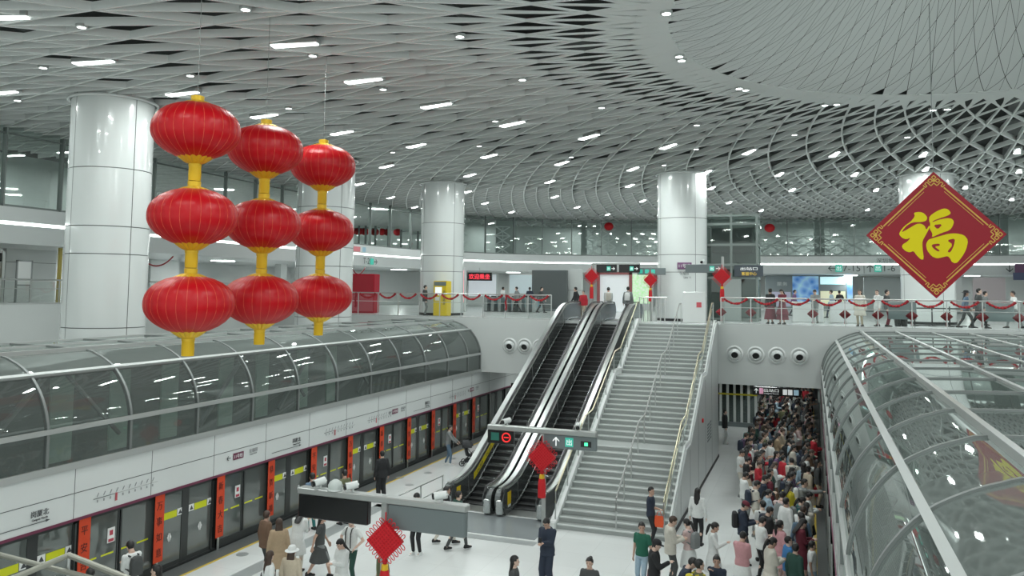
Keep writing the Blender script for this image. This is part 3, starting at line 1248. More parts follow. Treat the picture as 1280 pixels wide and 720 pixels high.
def stringer(x0, x1, up, ybeg=YS0 - 0.2, solid=True):
    pts = [(ybeg, 0.0), (ybeg, up)]
    for fl in range(3):
        a = [s_ for s_ in STEPS if s_[3] == fl]
        pts.append((a[0][0] - 0.0, a[0][1] + up))
        pts.append((a[-1][0], a[-1][1] + RISE + up))
    pts.append((YE - 0.01, ZM + up))
    if solid:
        pts.append((YE - 0.01, 0.0))
    else:
        pts.append((YE - 0.01, ZM - 0.4))
    return MB().prism(pts, x0, x1, 'x')


part(stringer(SX0 - 0.2, SX0, 0.22), 'stringer', WHITE_PANEL, t, world=True)
part(stringer(SX1, SX1 + 0.06, 0.22), 'stringer', WHITE_PANEL, t, world=True)
tw = thing('stair_side_wall', 'grey metal clad side wall under the right edge of the stairs', 'wall panel', (SX1 + 0.1, 31, 0))
CLAD = mat('grey_cladding', (0.50, 0.53, 0.525), 0.3, 0.2)
part(stringer(SX1 + 0.06, SX1 + 0.12, 0.10), 'cladding', CLAD, tw, world=True)
b = MB()
for y in (27.0, 29.2, 31.4, 33.6, 35.8):
    b.box(SX1 + 0.115, y, 0.1, SX1 + 0.124, y + 0.015, max(0.3, stair_z(y) - 0.05))
part(b, 'panel_joint', JOINT, tw, world=True)
part(MB().box(SX1 + 0.12, YS0, 0, SX1 + 0.145, YE, 0.12), 'skirting', DARK, tw, world=True)
b = MB()
for k in range(6):
    b.box(SX1 + 0.12, 34.2, 1.35 + k * 0.13, SX1 + 0.13, 34.9, 1.42 + k * 0.13)
    b.box(SX1 + 0.12, 35.1, 1.35 + k * 0.13, SX1 + 0.13, 35.5, 1.42 + k * 0.13)
part(b, 'vent_grille', SIGNGREY, tw, world=True)
part(MB().lathe([(0.0, 0.0), (0.09, 0.0), (0.08, 0.05), (0.0, 0.06)], 14), 'alarm_bell', RED, tw).matrix_local = Matrix.Translation((0.04, 1.4, 2.5)) @ Matrix.Rotation(pi / 2, 4, 'Y')


def rail_path(x, h, y0, y1, n=90):
    """handrail over the stairs: follows the pitch line, level over landings"""
    key = []
    for fl in range(3):
        a = [s_ for s_ in STEPS if s_[3] == fl]
        key.append((a[0][0], a[0][1] + RISE * 0.5))
        key.append((a[-1][0], a[-1][1] + RISE))
    key.append((YE, ZM))
    K = np.array(key)
    yy = [y0] + [k[0] for k in key if y0 < k[0] < y1] + [y1]
    return [(x, y, float(np.interp(y, K[:, 0], K[:, 1])) + h) for y in yy]


def handrail(label, x, h, mat_, post_dy, glassy, y0=YS0 + 0.1, y1=YTOP + 0.5, second=False):
    t = thing('stair_handrail', label, 'handrail', (x, YS0, 0))
    p = rail_path(x, h, y0, y1)
    p = [(x, y0 - 0.05, p[0][2] - 0.35)] + p
    part(MB().tube(p, 0.028, 10), 'rail', mat_, t, world=True, smooth=True)
    if second:
        p2 = rail_path(x, h - 0.28, y0, y1)
        part(MB().tube(p2, 0.02, 8), 'lower_rail', mat_, t, world=True, smooth=True)
    n = int((y1 - y0) / post_dy)
    for i in range(n + 1):
        y = y0 + (y1 - y0) * i / n
        z1 = rail_path(x, h, y, y + 0.01)[0][2]
        z0_ = max([s_[1] + RISE for s_ in STEPS if s_[0] <= y] or [0.0])
        part(MB().tube([(x, y, z0_), (x, y, z1)], 0.022, 8), 'post', STEEL, t, world=True, smooth=True)
    if glassy:
        p = rail_path(x, 0.28, y0 + 0.2, y1)
        q = rail_path(x, h - 0.1, y0 + 0.2, y1)
        mb = MB()
        n = len(p)
        mb.add(p + q, [(i, i + 1, n + i + 1, n + i) for i in range(n - 1)])
        part(mb, 'glass_panel', GLASS_CLR, t, world=True)
    return t


handrail('slim steel handrail on posts up the middle of the wide stairs', -5.75, 0.95, mat('dull_steel', (0.34, 0.35, 0.34), 0.5, 0.5), 1.05, False)
handrail('pale gold handrail with glass panels along the right edge of the stairs', SX1 - 0.08, 1.0, BRASS, 1.3, True, second=True)
handrail('pale gold handrail with glass panels between the stairs and escalator', SX0 + 0.06 - 0.12, 1.0, BRASS, 1.3, True)

# ================================================================== escalators
EY0, EY1 = 26.9, 38.9
ES = ZM / (EY1 - EY0)


def esc_z(y):
    # pitch line with short curved ends
    r = 0.9
    def sm(d):                      # smooth ramp
        return 0 if d < -r else (d if d > r else (d + r) ** 2 / (4 * r))
    return ES * (sm(y - EY0) - sm(y - EY1))


ESC_DARK = mat('escalator_panel', (0.16, 0.175, 0.175), 0.25, 0.7)
ESC_STEP = mat('escalator_step', (0.020, 0.021, 0.022), 0.45)
ESC_TREAD = mat('escalator_tread', (0.11, 0.115, 0.115), 0.4, 0.4)
RUBBER = mat('handrail_rubber', (0.012, 0.012, 0.013), 0.3)
LABEL_Y = mat('label_yellow', (0.72, 0.50, 0.01), 0.5)
NB, NT = 25.45, 41.6      # ends of the balustrades


def esc_line(off_, y0, y1, step=0.25):
    return [(y, esc_z(y) + off_) for y in np.arange(y0, y1 + 1e-6, step)]


def body_poly(h):
    top = esc_line(h, NB + 0.25, NT - 0.25)
    arc0 = [(NB + 0.25 - 0.36 * cos(a), h - 0.36 + 0.36 * sin(a)) for a in np.linspace(-0.9, pi / 2, 8)]
    arc1 = [(NT - 0.25 + 0.36 * sin(a), ZM + h - 0.36 + 0.36 * cos(a)) for a in np.linspace(0, 2.4, 8)]
    bot = esc_line(-0.02, NB + 0.15, NT - 0.1)[::-1]
    return arc0 + top[1:-1] + arc1 + bot


def strip(x0, x1, h, y0, y1, th):
    """flat cover following the incline"""
    up, lo = esc_line(h + th, y0, y1), esc_line(h, y0, y1)
    return MB().prism(up + lo[::-1], x0, x1, 'x')


def escalator(xc, label, left_w, right_w, stickers):
    t = thing('escalator', label, 'escalator', (xc, EY0, 0))
    H = 0.84
    for side, wdt in ((-1, left_w), (1, right_w)):
        xi = xc + side * 0.56
        xo = xc + side * (0.56 + wdt)
        a, c = min(xi, xo), max(xi, xo)
        part(MB().prism(body_poly(H), a, c, 'x'), 'balustrade', ESC_DARK, t, world=True)
        part(strip(a - 0.012, c + 0.012, H, NB + 0.3, NT - 0.3, 0.03), 'deck_cover', STEEL, t, world=True)
        # rubber handrail, looping round both ends
        xr = xc + side * 0.63
        top = esc_line(H + 0.09, NB + 0.2, NT - 0.2)
        l0 = [(NB + 0.2 - 0.30 * sin(a_), H + 0.09 - 0.30 + 0.30 * cos(a_)) for a_ in np.linspace(2.6, 0.25, 9)]
        l1 = [(NT - 0.2 + 0.30 * sin(a_), ZM + H + 0.09 - 0.30 + 0.30 * cos(a_)) for a_ in np.linspace(0.25, 2.6, 9)]
        part(MB().tube([(xr, y, z) for y, z in l0 + top + l1], 0.045, 8, ry=0.03), 'handrail', RUBBER, t, world=True, smooth=True)
        # newel front plate
        part(MB().rbox(a + 0.03, NB - 0.14, 0.05, c - 0.03, NB + 0.1, 0.55, 0.04), 'newel_plate', STEEL_B, t, world=True)
        # bright skirt edge by the steps
        s0 = xi - side * 0.02
        part(strip(min(xi, s0), max(xi, s0), 0.10, NB + 0.5, NT - 0.6, 0.05), 'skirt_edge', STEEL_B, t, world=True)
        # panel joints
        jb = MB()
        for y in np.arange(NB + 1.4, NT - 1.0, 2.3):
            jb.bar((xi - side * 0.004, y, esc_z(y) + 0.1), (xi - side * 0.004, y - 0.12, esc_z(y - 0.12) + H), 0.006, 0.02, up=(0, 1, 0))
        part(jb, 'panel_joint', STEEL, t, world=True)
    # steps
    y = NB + 0.9
    n = 0
    pitch = 0.36
    part(MB().box(xc - 0.56, NB + 0.2, -0.06, xc + 0.56, NB + 0.95, 0.02), 'comb_plate', STEEL, t, world=True)
    part(MB().box(xc - 0.56, NT - 2.0, ZM - 0.15, xc + 0.56, NT - 0.2, ZM + 0.03), 'comb_plate', STEEL, t, world=True)
    while y < NT - 2.0:
        z = esc_z(y + pitch / 2) + 0.02
        zp = esc_z(y - pitch / 2) + 0.02
        st = part(MB().box(xc - 0.54, y, min(zp, z) - 0.12, xc + 0.54, y + pitch, z - 0.004), 'step', ESC_STEP, t, world=True)
        tr_ = MB()
        tr_.box(xc - 0.53, y - 0.004, z - 0.006, xc + 0.53, y + 0.05, z + 0.002)
        sub(tr_, 'step_edge', ESC_TREAD, st, tuple(t.location))
        y += pitch
        n += 1
    # under side
    part(MB().prism([(NB, -0.02), (EY0, -0.02), (YE - 0.05, ES * (YE - EY0) - 0.1), (YE - 0.05, ES * (YE - EY0) - 0.9), (EY0 + 1.6, 0.0)], xc - 0.7, xc + 0.7, 'x'), 'truss', ESC_DARK, t, world=True)
    xf = xc - 0.56
    q = MB()
    q.box(xf, NB + 0.30, 0.30, xf + 0.008, NB + 0.62, 0.72)
    part(q, 'safety_label', LABEL_Y, t, world=True)
    q = MB()
    q.box(xf + 0.008, NB + 0.32, 0.22, xf + 0.012, NB + 0.60, 0.30)
    part(q, 'safety_label_foot', PAPER_W, t, world=True)
    if stickers:
        lo, hi = esc_line(0.44, EY0 + 0.35, EY0 + 3.1, 0.05), esc_line(0.68, EY0 + 0.35, EY0 + 3.1, 0.05)
        part(MB().prism(hi + lo[::-1], xf, xf + 0.006, 'x'), 'warning_band', mat('warning_yellow', (0.70, 0.58, 0.01), 0.5), t, world=True)
        q = MB()
        sl = np.array((0, 1, ES)) / sqrt(1 + ES * ES)
        up_ = np.array((0, -ES, 1)) / sqrt(1 + ES * ES)
        for yc in (EY0 + 0.9, EY0 + 1.75, EY0 + 2.6):
            put_text(q, '\u5c0f\u5fc3\u5939\u624b', (xf + 0.008, yc, esc_z(yc) + 0.56), sl, 0.15, 0.62, updir=up_)
        part(q, 'warning_lettering', INK, t, world=True)
    return t


escalator(-10.95, 'left escalator of the pair, with yellow warning band', 0.34, 0.31, True)
escalator(-9.08, 'right escalator of the pair, next to the stairs', 0.31, 0.30, False)
b = MB().box(-11.6, 23.45, 0.0, -7.9, 25.5, 0.012)
o = b.build('landing_plate', mat('landing_grey', (0.27, 0.30, 0.31), 0.25, 0.2))
tag(o, 'dark grey landing floor plate in front of the two escalators', 'floor plate')


# ================================================================== railings
def railing(label, x0, x1, y, z, h, nposts, glassy=True, along='x', group=None):
    t = thing('glass_railing', label, 'railing', ((x0 + x1) / 2, y, z) if along == 'x' else (y, (x0 + x1) / 2, z))

    def P(a, zz):
        return (a, y, zz) if along == 'x' else (y, a, zz)
    part(MB().tube([P(x0, z + h), P(x1, z + h)], 0.035, 10), 'top_rail', STEEL, t, world=True, smooth=True)
    part(MB().tube([P(x0, z + h * 0.64), P(x1, z + h * 0.64)], 0.015, 6), 'middle_rail', STEEL, t, world=True)
    a_, c_ = P(x0, z + 0.03), P(x1, z + 0.03)
    part(MB().bar(a_, c_, 0.07, 0.08), 'base_rail', ALU, t, world=True)
    for i in range(nposts + 1):
        a = x0 + (x1 - x0) * i / nposts
        p0, p1 = P(a, z), P(a, z + h)
        part(MB().bar(p0, p1, 0.05, 0.03, up=(0, 1, 0) if along == 'x' else (1, 0, 0)), 'post', STEEL, t, world=True)
        if glassy and i < nposts:
            a2 = x0 + (x1 - x0) * (i + 1) / nposts
            g = MB()
            q = [P(a + 0.05, z + 0.1), P(a2 - 0.05, z + 0.1), P(a2 - 0.05, z + h - 0.08), P(a + 0.05, z + h - 0.08)]
            g.add(q, [(0, 1, 2, 3)])
            part(g, 'glass_panel', GLASS_CLR, t, world=True)
    return t


RAIL_H = 1.25
railing('long glass railing left of the escalators, hung with red garlands', -28.2, -12.2, YE + 0.1, ZM, RAIL_H, 13)
railing('long glass railing right of the stairs, hung with red knots and garlands', -3.95, 20.0, YE + 0.1, ZM, RAIL_H, 18)
railing('steel railing on the left ledge by the big column', 0.0, 37.0, XW - 0.12, 6.68, 1.0, 28, along='y')
# short fence at the head of the stairs, beside the right escalator
t = thing('steel_fence', 'short fence of upright bars at the head of the escalators', 'fence', (-7.3, 40.2, ZM))
part(MB().tube([(-8.15, 40.2, ZM + 1.2), (-6.95 + 0.2, 40.2, ZM + 1.2)], 0.03, 8), 'top_rail', STEEL, t, world=True)
for k in range(7):
    x = -8.1 + k * 0.21
    part(MB().box(x - 0.025, 40.17, ZM, x + 0.025, 40.23, ZM + 1.18), 'bar', STEEL, t, world=True)
# guide rail on the platform left of the escalators
t = thing('guide_rail', 'low steel guide rail beside the left escalator', 'railing', (-12.4, 25, 0))
part(MB().tube([(-12.25, 26.2, 0.0), (-12.25, 26.2, 0.95), (-12.35, 23.0, 0.95), (-12.35, 23.0, 0.0)], 0.025, 8), 'rail', STEEL, t, world=True, smooth=True)
for y in (24.6,):
    part(MB().tube([(-12.3, y, 0.0), (-12.3, y, 0.95)], 0.025, 8), 'post', STEEL, t, world=True)
part(MB().tube([(-12.25, 26.2, 0.5), (-12.35, 23.0, 0.5)], 0.02, 8), 'lower_rail', STEEL, t, world=True)


# ================================================================== sign gantries
def camera_ball(parent_loc, label, x, y, z, rz):
    t = thing('security_camera', label, 'camera', (x, y, z), rz)
    b_ = MB()
    b_.tube([(0, -0.16, 0.16), (0, 0.10, 0.11)], 0.085, 12)
    part(b_, 'housing', WHITE_PANEL, t, smooth=True)
    part(MB().tube([(0, 0.10, 0.11), (0, 0.155, 0.10)], 0.065, 12), 'lens', BLACKGL, t, smooth=True)
    part(MB().tube([(0, -0.05, 0.0), (0, -0.05, 0.12)], 0.03, 8), 'bracket', WHITE_PANEL, t)
    part(MB().tube([(0, -0.18, 0.155), (0, 0.12, 0.18)], 0.07, 10, ry=0.02), 'sunshade', WHITE_PANEL, t, smooth=True)
    return t


POSTM = mat('post_grey', (0.42, 0.44, 0.43), 0.4, 0.6)
g1 = thing('sign_gantry', 'nearest T shaped sign post with a black screen and a grey panel', 'sign post', (-8.86, 16.0, 0))
part(MB().rbox(-0.075, -0.06, 0, 0.075, 0.06, 2.95, 0.015), 'post', POSTM, g1)
part(MB().rbox(-2.22, -0.13, 2.80, 1.98, 0.13, 2.94, 0.02), 'beam', POSTM, g1)
part(MB().rbox(-2.2, -0.10, 2.27, -0.38, 0.06, 2.80, 0.02), 'screen', BLACKGL, g1, label='black display screen')
part(MB().rbox(0.12, -0.10, 2.27, 1.96, 0.06, 2.80, 0.02), 'panel', SIGNGREY, g1, label='plain grey back of a sign')
camera_ball(None, 'white bullet camera at the left on the nearest sign post', -10.6, 16.0, 2.94, 2.6)
camera_ball(None, 'white bullet camera at the middle on the nearest sign post', -9.75, 16.0, 2.94, 2.2)
camera_ball(None, 'white bullet camera at the right on the nearest sign post', -7.55, 16.0, 2.94, 1.8)
t = thing('dome_camera', 'white dome camera with ribbed sides on the nearest sign post', 'camera', (-10.15, 16.0, 2.94))
part(MB().lathe([(0.16, 0.0), (0.17, 0.1), (0.13, 0.18), (0.05, 0.23)], 16), 'dome', mat('dome_grey', (0.55, 0.6, 0.58), 0.3), t, smooth=True)
part(MB().lathe([(0.18, 0.0), (0.18, 0.035)], 16), 'base', WHITE_PANEL, t)

g2 = thing('sign_gantry', 'T shaped sign post with lit signs at the foot of the stairs', 'sign post', (-8.0, 24.6, 0))
part(MB().rbox(-0.06, -0.05, 0, 0.06, 0.05, 3.15, 0.015), 'post', POSTM, g2)
part(MB().rbox(-1.9, -0.12, 2.98, 1.72, 0.12, 3.14, 0.02), 'beam', POSTM, g2)
s1 = part(MB().rbox(-1.9, -0.07, 2.55, -1.0, 0.05, 2.98, 0.015), 'sign_box', BLACKGL, g2)
s2 = part(MB().rbox(0.02, -0.07, 2.55, 1.72, 0.05, 2.98, 0.015), 'sign_box', SIGNGREY, g2)
q = MB()
q.tube([(-1.25 + 0.135 * cos(2 * pi * k / 24), -0.078, 2.765 + 0.135 * sin(2 * pi * k / 24)) for k in range(24)], 0.022, 6, up=(0, 1, 0), closed=True)
q.box(-1.33, -0.088, 2.748, -1.17, -0.071, 2.782)
sub(q, 'no_entry_mark', mat('led_red', (0.7, 0.02, 0.02), 0.5, emit=(1, 0.03, 0.03), estr=0.9), s1)
sub(MB().box(-1.78, -0.078, 2.65, -1.5, -0.071, 2.90), 'pictogram', mat('dim_green', (0.02, 0.16, 0.12), 0.5), s1)
q = MB()
put_arrow(q, 'u', (0.42, -0.075, 2.77), (1, 0, 0), 0.28)
sub(q, 'arrow', WHITESIGN, s2)
sub(MB().box(0.72, -0.078, 2.63, 0.98, -0.071, 2.91), 'exit_badge', GREENSIGN, s2)
q = MB()
put_text(q, '\u51fa', (0.85, -0.082, 2.77), (1, 0, 0), 0.18, 0.17)
sub(q, 'badge_lettering', WHITESIGN, s2)
sub(MB().box(1.22, -0.078, 2.66, 1.56, -0.071, 2.84), 'small_screen', DARK, s2)
sub(MB().box(1.34, -0.084, 2.70, 1.45, -0.078, 2.80), 'green_light', mat('led_green', (0.05, 0.7, 0.3), 0.5, emit=(0.1, 1, 0.45), estr=1.5), s2)
camera_ball(None, 'small white camera over the red no entry sign', -9.3, 24.6, 3.14, 2.5)
camera_ball(None, 'small white camera over the green exit sign', -6.9, 24.6, 3.14, 3.4)

# signs at the top of the escalators and stairs, on the concourse
g3 = thing('sign_gantry', 'pair of black overhead exit signs at the head of the escalators', 'sign post', (-9.3, 40.9, ZM))
part(MB().rbox(-1.45, -0.06, 0.0, -1.35, 0.06, 2.95, 0.01), 'post', POSTM, g3)
part(MB().rbox(-1.42, -0.08, 2.86, 1.1, 0.08, 2.95, 0.01), 'beam', POSTM, g3)
for xa in (-1.2, 0.0):
    s_ = part(MB().rbox(xa, -0.06, 2.45, xa + 1.08, 0.05, 2.86, 0.015), 'sign_box', BLACKGL, g3)
    sub(MB().box(xa + 0.56, -0.068, 2.54, xa + 0.76, -0.061, 2.77), 'exit_badge', GREENSIGN, s_)
    q = MB()
    put_text(q, '\u51fa', (xa + 0.66, -0.072, 2.655), (1, 0, 0), 0.14, 0.13)
    put_arrow(q, 'r', (xa + 0.90, -0.07, 2.655), (1, 0, 0), 0.18)
    sub(q, 'lettering', WHITESIGN, s_)
q = MB()
q.rbox(-1.35, -0.06, 0, -1.27, 0.02, 0.1, 0.01)
g4 = thing('sign_gantry', 'grey overhead sign with green exit mark beside the stair head column', 'sign post', (-3.95, 39.4, ZM))
part(MB().rbox(-0.06, -0.05, 0, 0.06, 0.05, 3.2, 0.01), 'post', POSTM, g4)
s_ = part(MB().rbox(-1.75, -0.07, 2.42, -0.02, 0.05, 2.82, 0.015), 'sign_box', SIGNGREY, g4)
sub(MB().box(-0.60, -0.078, 2.50, -0.38, -0.071, 2.74), 'exit_badge', GREENSIGN, s_)
q = MB()
put_text(q, '\u51fa', (-0.49, -0.082, 2.62), (1, 0, 0), 0.15, 0.14)
put_arrow(q, 'r', (-0.2, -0.075, 2.62), (1, 0, 0), 0.2)
sub(q, 'lettering', WHITESIGN, s_)
camera_ball(None, 'dark camera over the sign beside the stair head column', -4.9, 39.4, ZM + 2.82, 3.0)
g5 = thing('line_sign', 'purple line badge on the column at the stair head', 'sign', (-6.4, 41.38, 8.65), radians(8))
part(MB().rbox(0.0, -0.04, 0.0, 0.72, 0.02, 0.34, 0.01), 'badge', PURPLE, g5)
q = MB()
put_text(q, '11\u53f7\u7ebf', (0.36, -0.045, 0.17), (1, 0, 0), 0.2, 0.55)
part(q, 'lettering', PAPER_W, g5)
q = MB()
put_text(q, '\u5f80\u798f\u7530', (0.34, -0.03, -0.2), (1, 0, 0), 0.17, 0.45)
put_text(q, 'Line 11', (0.5, -0.03, -0.42), (1, 0, 0), 0.1, 0.35)
part(q, 'ink_lettering', INK, g5)

# sign under the concourse, over the right hall
g6 = thing('hanging_sign', 'black lit wayfinding sign hung over the crowded hall', 'sign', (-1.7, 42.0, 2.45))
part(MB().rbox(-1.1, -0.07, 0, 1.15, 0.07, 0.42, 0.015), 'sign_box', BLACKGL, g6)
for xa in (-0.7, 0.7):
    part(MB().tube([(xa, 0, 0.42), (xa, 0, 0.83)], 0.02, 6), 'hanger', STEEL, g6)
q = MB()
put_arrow(q, 'u', (-0.93, -0.073, 0.21), (1, 0, 0), 0.24)
put_text(q, '\u51fa\u7ad9\u53e3', (-0.22, -0.073, 0.26), (1, 0, 0), 0.16, 0.7)
put_text(q, 'Gangxia North', (-0.22, -0.073, 0.10), (1, 0, 0), 0.07, 0.7)
q.box(0.32, -0.076, 0.08, 0.52, -0.07, 0.34)
q.box(0.56, -0.076, 0.08, 0.76, -0.07, 0.34)
part(q, 'lettering', WHITESIGN, g6)
part(MB().box(-0.78, -0.076, 0.07, -0.60, -0.07, 0.35), 'pink_badge', mat('pink_badge', (0.7, 0.35, 0.5), 0.5, emit=(0.8, 0.4, 0.55), estr=0.5), g6)
part(MB().box(0.82, -0.076, 0.08, 1.05, -0.07, 0.34), 'blue_badge', mat('blue_badge', (0.3, 0.5, 0.6), 0.5, emit=(0.4, 0.6, 0.7), estr=0.5), g6)
g7 = thing('hanging_sign', 'small black exit sign hung behind the left escalator', 'sign', (-13.4, 37.6, 2.55))
part(MB().rbox(-0.55, -0.06, 0, 0.75, 0.06, 0.36, 0.015), 'sign_box', BLACKGL, g7)
part(MB().tube([(0.0, 0, 0.36), (0.0, 0.85, 0.9)], 0.02, 6), 'hanger', STEEL, g7)
q = MB()
put_arrow(q, 'u', (-0.38, -0.063, 0.18), (1, 0, 0), 0.2)
q.box(0.18, -0.066, 0.07, 0.36, -0.06, 0.29)
part(q, 'lettering', WHITESIGN, g7)
part(MB().box(-0.22, -0.066, 0.06, 0.08, -0.06, 0.30), 'pink_badge', MATS['pink_badge'], g7)

# ball ventilation jets in the white wall
JETM = mat('jet_white', (0.72, 0.75, 0.74), 0.3)
proto = None
for x, pl in ((-3.35, 'first'), (-2.42, 'second'), (-1.5, 'third'), (-0.55, 'fourth'), (-14.35, 'a'), (-13.55, 'b'), (-12.75, 'c')):
    left = x < -10
    lab = 'round white air jet in the wall beside left escalator, %s' % {'a': 'leftmost', 'b': 'middle one', 'c': 'nearest the escalator'}[pl] if left else 'round white air jet in the wall over the crowd, %s from the stairs' % pl
    if proto is None:
        proto = thing('air_jet', lab, 'vent', (x, YE, 4.68), 0, 'air jets in the concourse wall')
        R90 = Matrix.Rotation(pi / 2, 4, 'X')
        o = part(MB().lathe([(0.26, 0.0), (0.39, 0.0), (0.40, 0.03), (0.33, 0.07), (0.27, 0.03)], 28), 'flange', JETM, proto, smooth=True)
        o.matrix_local = R90
        o = part(MB().lathe([(0.27, 0.09), (0.28, 0.10), (0.24, 0.16), (0.19, 0.22), (0.16, 0.22), (0.15, 0.12)], 28, caps=False), 'nozzle', JETM, proto, smooth=True)
        o.matrix_local = Matrix.Rotation(radians(90 + 14), 4, 'X') @ Matrix.Rotation(radians(6), 4, 'Y')
        o = part(MB().lathe([(0.0, 0.08), (0.155, 0.08), (0.155, 0.10)], 20), 'throat', DARK, proto)
        o.matrix_local = Matrix.Rotation(radians(90 + 14), 4, 'X') @ Matrix.Rotation(radians(6), 4, 'Y')
    else:
        dup(proto, (x, YE, 4.68), 0, lab)
# glass screen with uprights at the back of the hall
t = thing('glass_gate', 'dark glass gate with pale uprights at the back of the hall', 'gate', (-4.4, 47.3, 0))
part(MB().box(-6.2, 47.28, 0.0, -2.9, 47.32, 3.0), 'glass', glass('gate_glass', (0.35, 0.4, 0.39), 0.05), t, world=True)
for k in range(9):
    part(MB().box(-6.1 + k * 0.38, 47.2, 0.0, -6.1 + k * 0.38 + 0.14, 47.26, 2.5), 'upright', WHITE_PANEL, t, world=True)
part(MB().box(-6.2, 47.15, 1.75, -2.9, 47.19, 1.84), 'yellow_bar', mat('bar_yellow', (0.6, 0.52, 0.03), 0.5), t, world=True)
part(MB().box(-6.2, 47.1, 2.5, -2.9, 47.35, 3.2), 'header', SIGNGREY, t, world=True)
part(MB().box(-6.2, 47.12, 0.0, -2.9, 47.3, 0.25), 'sill', SIGNGREY, t, world=True)
# walkway handrails at the lower left corner of the view
RAILM = mat('dull_rail', (0.36, 0.36, 0.31), 0.45, 0.6)
t = thing('ramp_handrail', 'bent stainless handrail in the lower left corner', 'handrail', (-11.7, 10.3, 0))
a1, a2, a3 = at_z(-30, 742, 2.6), at_z(86, 694, 3.0), at_z(190, 735, 2.75)
part(MB().tube([a1, a2, a3, a3 + (a3 - a2) * 0.8], 0.05, 10), 'rail', RAILM, t, world=True, smooth=True)
b1, b2 = at_z(-30, 686, 2.9), at_z(130, 727, 2.7)
part(MB().tube([b1, b2], 0.045, 10), 'rail', RAILM, t, world=True, smooth=True)
part(MB().tube([tuple(a2), (a2[0], a2[1], 0.0)], 0.03, 8), 'post', STEEL, t, world=True)
part(MB().tube([tuple(a1), (a1[0], a1[1], 0.0)], 0.03, 8), 'post', STEEL, t, world=True)
# small round floor markers near the left platform edge
fm = MB().lathe([(0.0, 0.0), (0.17, 0.0), (0.17, 0.006), (0.0, 0.007)], 20).mesh('floor_marker')
fm.materials.append(GREYSTONE)
for k, (px, py) in enumerate(((303, 693), (500, 597), (535, 591), (512, 606), (565, 573))):
    p = at_z(px, py, 0.0)
    o = bpy.data.objects.new('floor_marker', fm)
    COL.objects.link(o)
    o.location = (p[0], p[1], 0.001)
    tag(o, 'dark round floor marker near the left platform edge, %s from the near end' % ORD[(0, 2, 3, 1, 4)[k]], 'floor marker', 'floor markers along the left platform')
# ================================================================== hanging lanterns
def satin():
    m = mat('lantern_satin', (0.50, 0.004, 0.010), 0.36, spec=0.32)
    nt = m.node_tree
    b_ = nt.nodes['Principled BSDF']
    tc = nt.nodes.new('ShaderNodeTexCoord')
    mp = nt.nodes.new('ShaderNodeMapping')
    mp.inputs['Scale'].default_value = (9, 9, 0.6)
    nz = nt.nodes.new('ShaderNodeTexNoise')
    nz.inputs['Scale'].default_value = 6
    nz.inputs['Detail'].default_value = 6
    nt.links.new(tc.outputs['Object'], mp.inputs[0])
    nt.links.new(mp.outputs[0], nz.inputs['Vector'])
    mr = nt.nodes.new('ShaderNodeMapRange')
    mr.inputs['To Min'].default_value = 0.30
    mr.inputs['To Max'].default_value = 0.48
    nt.links.new(nz.outputs['Fac'], mr.inputs['Value'])
    nt.links.new(mr.outputs[0], b_.inputs['Roughness'])
    b_.inputs['Anisotropic'].default_value = 0.5
    return m


SATIN = satin()
RIBM = mat('lantern_rib', (0.66, 0.10, 0.05), 0.4)
LR, LH = 0.845, 0.585


def lprof(t):
    """t from -1 (bottom) to 1 (top): radius"""
    return LR * (1 - abs(t) ** 2.35) ** 0.5 if t > 0 else LR * (1 - abs(t) ** 2.1) ** 0.60


